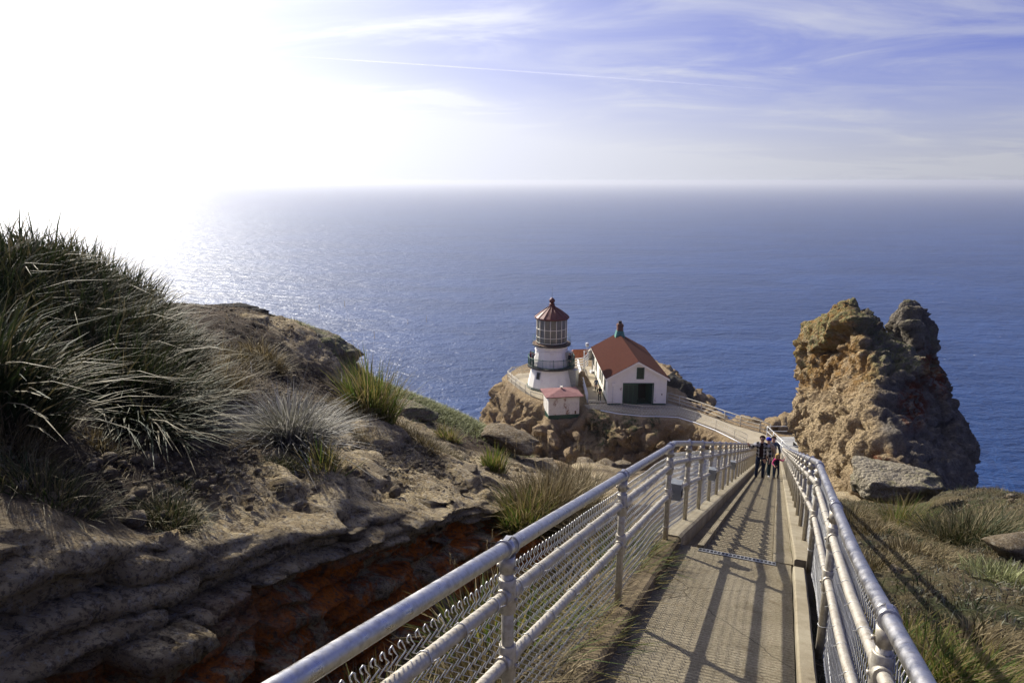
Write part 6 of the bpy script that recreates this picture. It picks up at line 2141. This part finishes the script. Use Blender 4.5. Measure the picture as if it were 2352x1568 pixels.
def person(loc, face_az, H, mats, label, pose=None, group=None, hair='short', hair_mat='dark_hair', jacket=None, glasses=False, cap=None, skirt=None, lean=0.0, child=False):
    """figure H tall; local -Y is the way it faces. pose: offsets of wrists, elbows, ankles, knees"""
    k = H / 1.75
    J = {}
    sh = .19 if not child else .17
    J['pelvis'] = (0, 0, .95); J['belly'] = (0, -.01 - lean * .3, 1.10); J['chest'] = (0, -.01 - lean * .8, 1.32); J['collar'] = (0, -lean, 1.44)
    J['neck'] = (0, -.015 - lean, 1.50); J['head'] = (0, -.035 - lean, 1.62); J['crown'] = (0, -.02 - lean, 1.72)
    for s_, sg in (('r', -1), ('l', 1)):
        J['sho' + s_] = (sg * sh, -lean, 1.415); J['elb' + s_] = (sg * .26, .03 - lean * .5, 1.13); J['wri' + s_] = (sg * .27, -.05, .90)
        J['hip' + s_] = (sg * .095, 0, .91); J['kne' + s_] = (sg * .105, -.03, .50); J['ank' + s_] = (sg * .11, .03, .09); J['toe' + s_] = (sg * .13, -.13, .045)
    for kk, v in (pose or {}).items(): J[kk] = v
    # proportions of a child: bigger head, shorter legs
    if child:
        for kk in ('neck', 'head', 'crown'):
            x, y, z = J[kk]; J[kk] = (x, y, z + {'neck': 0, 'head': .05, 'crown': .14}[kk])
        tot = 1.80 + .04
        k = H / tot
    names = list(J)
    pts = [Vector(J[n_]) for n_ in names]
    idx = {n_: i for i, n_ in enumerate(names)}
    hs = 1.35 if child else 1.0
    R = dict(pelvis=(.155, .115), belly=(.145, .105), chest=(.165, .115), collar=(.10, .085), neck=(.055, .055), head=(.083 * hs, .10 * hs), crown=(.062 * hs, .07 * hs))
    for s_ in 'rl':
        R.update({'sho' + s_: (.072, .07), 'elb' + s_: (.047, .047), 'wri' + s_: (.033, .030), 'hip' + s_: (.098, .10), 'kne' + s_: (.064, .064), 'ank' + s_: (.045, .048), 'toe' + s_: (.042, .034)})
    B = [('pelvis', 'belly'), ('belly', 'chest'), ('chest', 'collar'), ('collar', 'neck'), ('neck', 'head'), ('head', 'crown')]
    for s_ in 'rl':
        B += [('collar', 'sho' + s_), ('sho' + s_, 'elb' + s_), ('elb' + s_, 'wri' + s_), ('pelvis', 'hip' + s_), ('hip' + s_, 'kne' + s_), ('kne' + s_, 'ank' + s_), ('ank' + s_, 'toe' + s_)]
    bones = [(idx[a], idx[b]) for a, b in B]
    rad = [R[n_] for n_ in names]
    # hands: palm, four fingers and a thumb, slightly curled
    for s_, sg in (('r', -1), ('l', 1)):
        w = Vector(J['wri' + s_]); e = Vector(J['elb' + s_]); d = (w - e).normalized()
        across = d.cross(Vector((1, 0, 0)) if abs(d.x) < .8 else Vector((0, 0, 1))).normalized()
        curl = d.cross(across).normalized()
        if curl.z > 0: curl = -curl
        pm = len(pts); pts.append(w + d * .055); rad.append((.038, .020)); bones.append((idx['wri' + s_], pm))
        for q, (off, ln) in enumerate(((-.027, .062), (-.009, .074), (.009, .070), (.027, .055))):
            a = len(pts); pts.append(w + d * .10 + across * off); rad.append((.0095, .0095)); bones.append((pm, a))
            b = len(pts); pts.append(w + d * (.10 + ln * .55) + across * off * 1.1 + curl * .012); rad.append((.0085, .0085)); bones.append((a, b))
            c = len(pts); pts.append(w + d * (.10 + ln * .85) + across * off * 1.1 + curl * .042); rad.append((.007, .007)); bones.append((b, c))
        a = len(pts); pts.append(w + d * .05 + across * -.05 + curl * .012); rad.append((.011, .011)); bones.append((pm, a))
        b = len(pts); pts.append(w + d * .085 + across * -.062 + curl * .028); rad.append((.008, .008)); bones.append((a, b))
    pts = [p * k for p in pts]; rad = [(r0 * k, r1 * k) for r0, r1 in rad]
    me = skin_mesh('body', pts, bones, rad, 2, idx['pelvis'])
    # which cloth covers which face: nearest bone
    region = {}
    for a, b in B:
        n_ = a + b
        if 'toe' in n_: g = 'shoe'
        elif 'hip' in n_ or 'kne' in n_ : g = 'leg'
        elif 'wri' in n_ or 'elb' in n_ or 'sho' in n_: g = 'sleeve'
        elif a == 'neck' or a == 'head' or b == 'neck': g = 'skin'
        elif a == 'pelvis' and b == 'belly': g = 'top'
        else: g = 'top'
        region[(a, b)] = g
    order = ['skin', 'top', 'sleeve', 'leg', 'shoe']
    C = np.zeros(len(me.polygons) * 3); me.polygons.foreach_get('center', C); C = C.reshape(-1, 3)
    best = np.full(len(C), 9e9); mi = np.zeros(len(C), int)
    for (a, b), g in region.items():
        p, q = np.array(J[a]) * k, np.array(J[b]) * k
        e = q - p; tt = np.clip((C - p) @ e / (e @ e), 0, 1)
        dd = np.linalg.norm(C - p - tt[:, None] * e, axis=1) - (R[a][0] * (1 - tt) + R[b][0] * tt) * k * .8
        u = dd < best; best = np.where(u, dd, best); mi = np.where(u, order.index(g), mi)
    for s_ in 'rl':
        w = np.array(J['wri' + s_]) * k; e = np.array(J['elb' + s_]) * k; d = (w - e) / np.linalg.norm(w - e)
        mi = np.where(((C - w) @ d > -.01) & (np.linalg.norm(C - w, axis=1) < .24 * k), 0, mi)
    mi = np.where((C[:, 2] > 1.49 * k) & (np.abs(C[:, 0]) < .13 * k) & (mi != 2), 0, mi)
    mi = np.where((mi == 1) & (C[:, 2] < .97 * k), 3, mi)
    for g in order: me.materials.append(M[mats[g]])
    me.polygons.foreach_set('material_index', mi.astype(np.int32))
    # the face: brow, nose, chin pushed out of the head
    nV = len(me.vertices); V = np.zeros(nV * 3); me.vertices.foreach_get('co', V); V = V.reshape(-1, 3)
    hc = np.array(J['head']) * k
    loc_ = (V - hc) / (k * hs)
    front = sstep(-.02, -.07, loc_[:, 1]) * (np.abs(loc_[:, 2]) < .14)
    V[:, 1] -= front * (.020 * np.exp(-((loc_[:, 0] / .016) ** 2 + ((loc_[:, 2] + .005) / .022) ** 2)) + .010 * np.exp(-((loc_[:, 0] / .03) ** 2 + ((loc_[:, 2] + .075) / .02) ** 2))) * k * hs
    V[:, 1] += front * .008 * np.exp(-(((np.abs(loc_[:, 0]) - .03) / .013) ** 2 + ((loc_[:, 2] - .022) / .012) ** 2)) * k * hs
    me.vertices.foreach_set('co', V.astype(np.float32).ravel()); me.update()
    root = empty('person', loc, face_az, label=label, cat='person', group=group)
    body = link_mesh('body', me, None, root)
    hk = k * hs
    # eyes and mouth
    for sx in (-1, 1):
        MB().lathe([(.001, -.006), (.009, -.003), (.009, .003), (.001, .006)], 8, smooth=True).build('eye', M['black_cloth'], root).location = (hc[0] + sx * .031 * hk, hc[1] - .088 * hk, hc[2] + .02 * hk)
        e_ = MB().lathe([(.004, -.03), (.014, -.015), (.016, .01), (.006, .03)], 8).build('ear', M['skin'], root); e_.location = (hc[0] + sx * .085 * hk, hc[1] + .01 * hk, hc[2])
    MB().box((-.024 * hk, -.004, -.005 * hk), (.024 * hk, .004, .005 * hk)).build('mouth', M['maroon'], root).location = (hc[0], hc[1] - .094 * hk, hc[2] - .048 * hk)
    # hair: cap of the scalp plus locks
    Vh, Fh = ICO[4]
    hv = Vh * np.array([.101, .112, .112]) * hk
    keep = (Vh[:, 2] > np.where(Vh[:, 1] < -.35, .52, np.where(Vh[:, 1] < .1, .05, -.55)))
    if hair == 'long': keep = (Vh[:, 2] > np.where(Vh[:, 1] < -.5, .45, -.75)) & ~((Vh[:, 1] < -.42) & (np.abs(Vh[:, 0]) < .62) & (Vh[:, 2] < .45))
    n_ = fbm(Vh * 5 + H * 7, 3, int(H * 100)); hv = hv * (1 + n_[:, None] * (.16 if hair != 'long' else .22))
    if hair == 'long':
        lowr = sstep(.1, -.9, Vh[:, 2]); hv[:, 2] -= lowr * .11 * hk; hv[:, :2] *= (1.08 + .25 * lowr)[:, None]
    fk = keep[Fh].all(1)
    hm_ = np_mesh('hair', hv, Fh[fk]); ho = link_mesh('hair', hm_, M[hair_mat], root, True)
    ho.location = (hc[0], hc[1] + .012 * hk, hc[2] + .028 * hk)
    if cap:
        cv = Vh * np.array([.112, .122, .118]) * hk; fk = (Vh[:, 2] > .12)[Fh].all(1)
        c_ = link_mesh('cap', np_mesh('cap', cv, Fh[fk]), M[cap], root, True); c_.location = (hc[0], hc[1] + .01 * hk, hc[2] + .03 * hk)
    if glasses:
        g = MB()
        for sx in (-1, 1): g.box((sx * .034 * hk - .026, -.006, -.018), (sx * .034 * hk + .026, .004, .016))
        g.box((-.01, -.004, .0), (.01, .003, .01)); g.box((-.088, .0, .002), (-.078, .09, .01)); g.box((.078, .0, .002), (.088, .09, .01))
        g.build('sunglasses', M['black_plastic'], root).location = (hc[0], hc[1] - .098 * hk, hc[2] + .020 * hk)
    if jacket:
        jn = ['pelvis', 'belly', 'chest', 'collar', 'shor', 'elbr', 'wrir', 'shol', 'elbl', 'wril']
        jp = [Vector(J[n_]) * k for n_ in jn]
        jp[0].z -= .06 * k
        for w_, e_ in ((6, 5), (9, 8)): jp[w_] = jp[w_].lerp(jp[e_], .10)
        jr = [(.205, .165), (.195, .15), (.195, .14), (.12, .10), (.098, .092), (.070, .068), (.056, .054), (.098, .092), (.070, .068), (.056, .054)]
        jm = skin_mesh('jacket', jp, [(0, 1), (1, 2), (2, 3), (3, 4), (4, 5), (5, 6), (3, 7), (7, 8), (8, 9)], [(a * k, b * k) for a, b in jr], 2, 0)
        bm = bmesh.new(); bm.from_mesh(jm)
        dele = [f for f in bm.faces if (f.calc_center_median().y < -.045 * k and abs(f.calc_center_median().x) < .085 * k and f.calc_center_median().z > .8 * k) or f.calc_center_median().z > 1.485 * k or f.calc_center_median().z < .80 * k]
        bmesh.ops.delete(bm, geom=dele, context='FACES'); bm.to_mesh(jm); bm.free()
        jm.materials.append(M[jacket]); link_mesh('jacket', jm, None, root, True)
    return root


def on_stairs(u, v):
    """foot point on the stairs below the pixel bearing"""
    q = ray(u, v); s_dir = q[0] * DV[0] + q[1] * DV[1]
    t_ = (Z_BEND + SLOPE2 * S_BEND) / (q[2] + SLOPE2 * s_dir)
    p = q * t_
    s, r = to_sr(p[0], p[1])
    return s, r


def tread_z(s):
    i = math.floor((s - S_BEND) / STEP_T)
    return Z_BEND - (i + 1) * STEP_R


UP = -AZ            # facing back up the stairs: local -Y towards the camera
s, r = 25.3, -0.53
z = tread_z(s)
rail_dir = -1.06 - r
zr = rail_base(s - .2, -1) + H_TOP - .02 - z
man = person(sr(s, r, z), UP, 1.78, dict(skin='skin', top='maroon', sleeve='plaid', leg='jeans', shoe='brown_leather'),
             'person in black and white plaid jacket and sunglasses climbing with one hand on the railing',
             pose=dict(wrir=(rail_dir * .985 + .10, -.18, zr / 1.0 * .985), elbr=(-.36, .02, 1.20), wril=(.30, -.12, .90), elbl=(.28, .05, 1.14), kner=(-.11, -.06, .50), ankr=(-.13, -.02, .09), toer=(-.16, -.18, .05), knel=(.10, -.03, .50), ankl=(.10, .10, .10), toel=(.13, -.05, .05)),
             jacket='plaid', glasses=True, hair='short', lean=.05)
s2, r2 = 26.0, 0.035
z2 = tread_z(s2)
person(sr(s2, r2, z2), UP + .15, 1.05, dict(skin='skin', top='navy', sleeve='pink', leg='jeans', shoe='brown_leather'),
       'blond child in navy vest with pink sleeves climbing beside the right railing',
       pose=dict(wril=(.40, -.02, 1.50), elbl=(.34, .0, 1.32), wrir=(-.20, -.22, 1.06), elbr=(-.30, -.02, 1.14), knel=(.11, -.12, .52), ankl=(.11, .06, .16), toel=(.13, -.09, .12)),
       hair='long', hair_mat='blond_hair', child=True)
s3, r3 = s + 1.5, r + .20
person(sr(s3, r3, tread_z(s3)), UP, 1.70, dict(skin='skin', top='white_cloth', sleeve='beige_cloth', leg='teal_jeans', shoe='white_cloth'),
       'person in blue cap and pale coat half hidden behind the plaid jacket', cap='blue_cloth', jacket='beige_cloth', lean=.10,
       pose=dict(wrir=(-.24, -.1, .95), wril=(.25, -.15, 1.0)))
s4, r4 = s + 2.9, r + .36
person(sr(s4, r4, tread_z(s4)), UP, 1.76, dict(skin='skin', top='slate_cloth', sleeve='slate_cloth', leg='teal_jeans', shoe='black_cloth'),
       'person with dark hair in slate blue top, last of the group on the stairs', lean=.10)
# by the hall
p = pg(1377, 921.5)
person((p[0], p[1], PLAT + .05), .1, 1.70, dict(skin='skin', top='black_cloth', sleeve='black_cloth', leg='black_cloth', shoe='black_cloth'), 'person in black with long fair hair standing at the corner of the hall', hair='long', hair_mat='blond_hair',
       pose=dict(wrir=(-.16, -.18, 1.1), wril=(.16, -.18, 1.1)))
p = pg(1369, 902)
person((p[0], p[1], PLAT + .05), .3, 1.76, dict(skin='skin', top='slate_cloth', sleeve='slate_cloth', leg='jeans', shoe='black_cloth'), 'person in grey walking between the white handrail and the hall wall')
# on the gallery of the lighthouse
lc = LH.location
for (ang, rr_, f, top, lab, ps) in ((-2.62, 2.55, 1.2, 'black_cloth', 'person in black on the green gallery raising both hands, left of the lighthouse', dict(wrir=(-.10, -.22, 1.58), elbr=(-.27, -.12, 1.35), wril=(.10, -.22, 1.58), elbl=(.27, -.12, 1.35))),
                               (-2.95, 2.52, 1.2, 'dark_red_cloth', 'person in dark red on the green gallery, seaward of the one with raised hands', dict(wrir=(-.10, -.2, 1.52), elbr=(-.27, -.1, 1.32))),
                               (-.62, 2.52, -.9, 'black_cloth', 'person in black leaning on the green gallery beside the grey door hood', dict())):
    person((lc[0] + rr_ * math.cos(ang), lc[1] + rr_ * math.sin(ang), lc[2] + 2.80 * .962), f, 1.72, dict(skin='skin', top=top, sleeve=top, leg='black_cloth', shoe='black_cloth'), lab, pose=ps)

# ------------------------------------------------------------------ contrail, a real streak of ice cloud at nine kilometres
t = Mat('contrail_ice', 1.0, spec=0)
t.color((0.95, 0.95, 0.97))
tr = t.N('ShaderNodeBsdfTransparent'); tl = t.N('ShaderNodeBsdfTranslucent'); tl.inputs['Color'].default_value = (.95, .95, .97, 1)
m1 = t.N('ShaderNodeMixShader'); m1.inputs[0].default_value = .6; t.L(t.b.outputs[0], m1.inputs[1]); t.L(tl.outputs[0], m1.inputs[2])
m2 = t.N('ShaderNodeMixShader'); t.L(t.op('MULTIPLY', t.attr('dens'), t.step(t.noise(.0012, 4, .6), .3, .6, .5, 1)), m2.inputs[0]); t.L(tr.outputs[0], m2.inputs[1]); t.L(m1.outputs[0], m2.inputs[2])
t.L(m2.outputs[0], t.out.inputs['Surface'])
ca = [np.array(ray(u, v)) for u, v in ((640, 128), (880, 143), (1176, 163), (1500, 186), (1850, 212))]
ca = np.array([q / q[2] * 9000.0 for q in ca])
ca = catmull(ca, 40)
V = []; F = []; dn = []
for i, p in enumerate(ca):
    d = ca[min(i + 1, 39)] - ca[max(i - 1, 0)]; d /= np.linalg.norm(d)
    sd = np.array([-d[1], d[0], 0]); sd /= np.linalg.norm(sd)
    w = 150 + 50 * math.sin(i * .9) * .3
    tt = i / 39.
    for j in range(7):
        a = 2 * PI * j / 7
        V.append(p + sd * math.cos(a) * w + np.array([0, 0, 1]) * math.sin(a) * w * .45)
        dn.append(.12 * float(np.interp(tt, [0, .25, .6, 1], [0.0, .9, .55, 0.0])))
for i in range(39):
    for j in range(7):
        j2 = (j + 1) % 7
        F.append((i * 7 + j, i * 7 + j2, (i + 1) * 7 + j2, (i + 1) * 7 + j))
o = link_mesh('contrail', np_mesh('contrail', V, F, {'dens': dn}), t.m, smooth=True)
tag(o, 'thin white contrail crossing the upper sky', 'contrail')
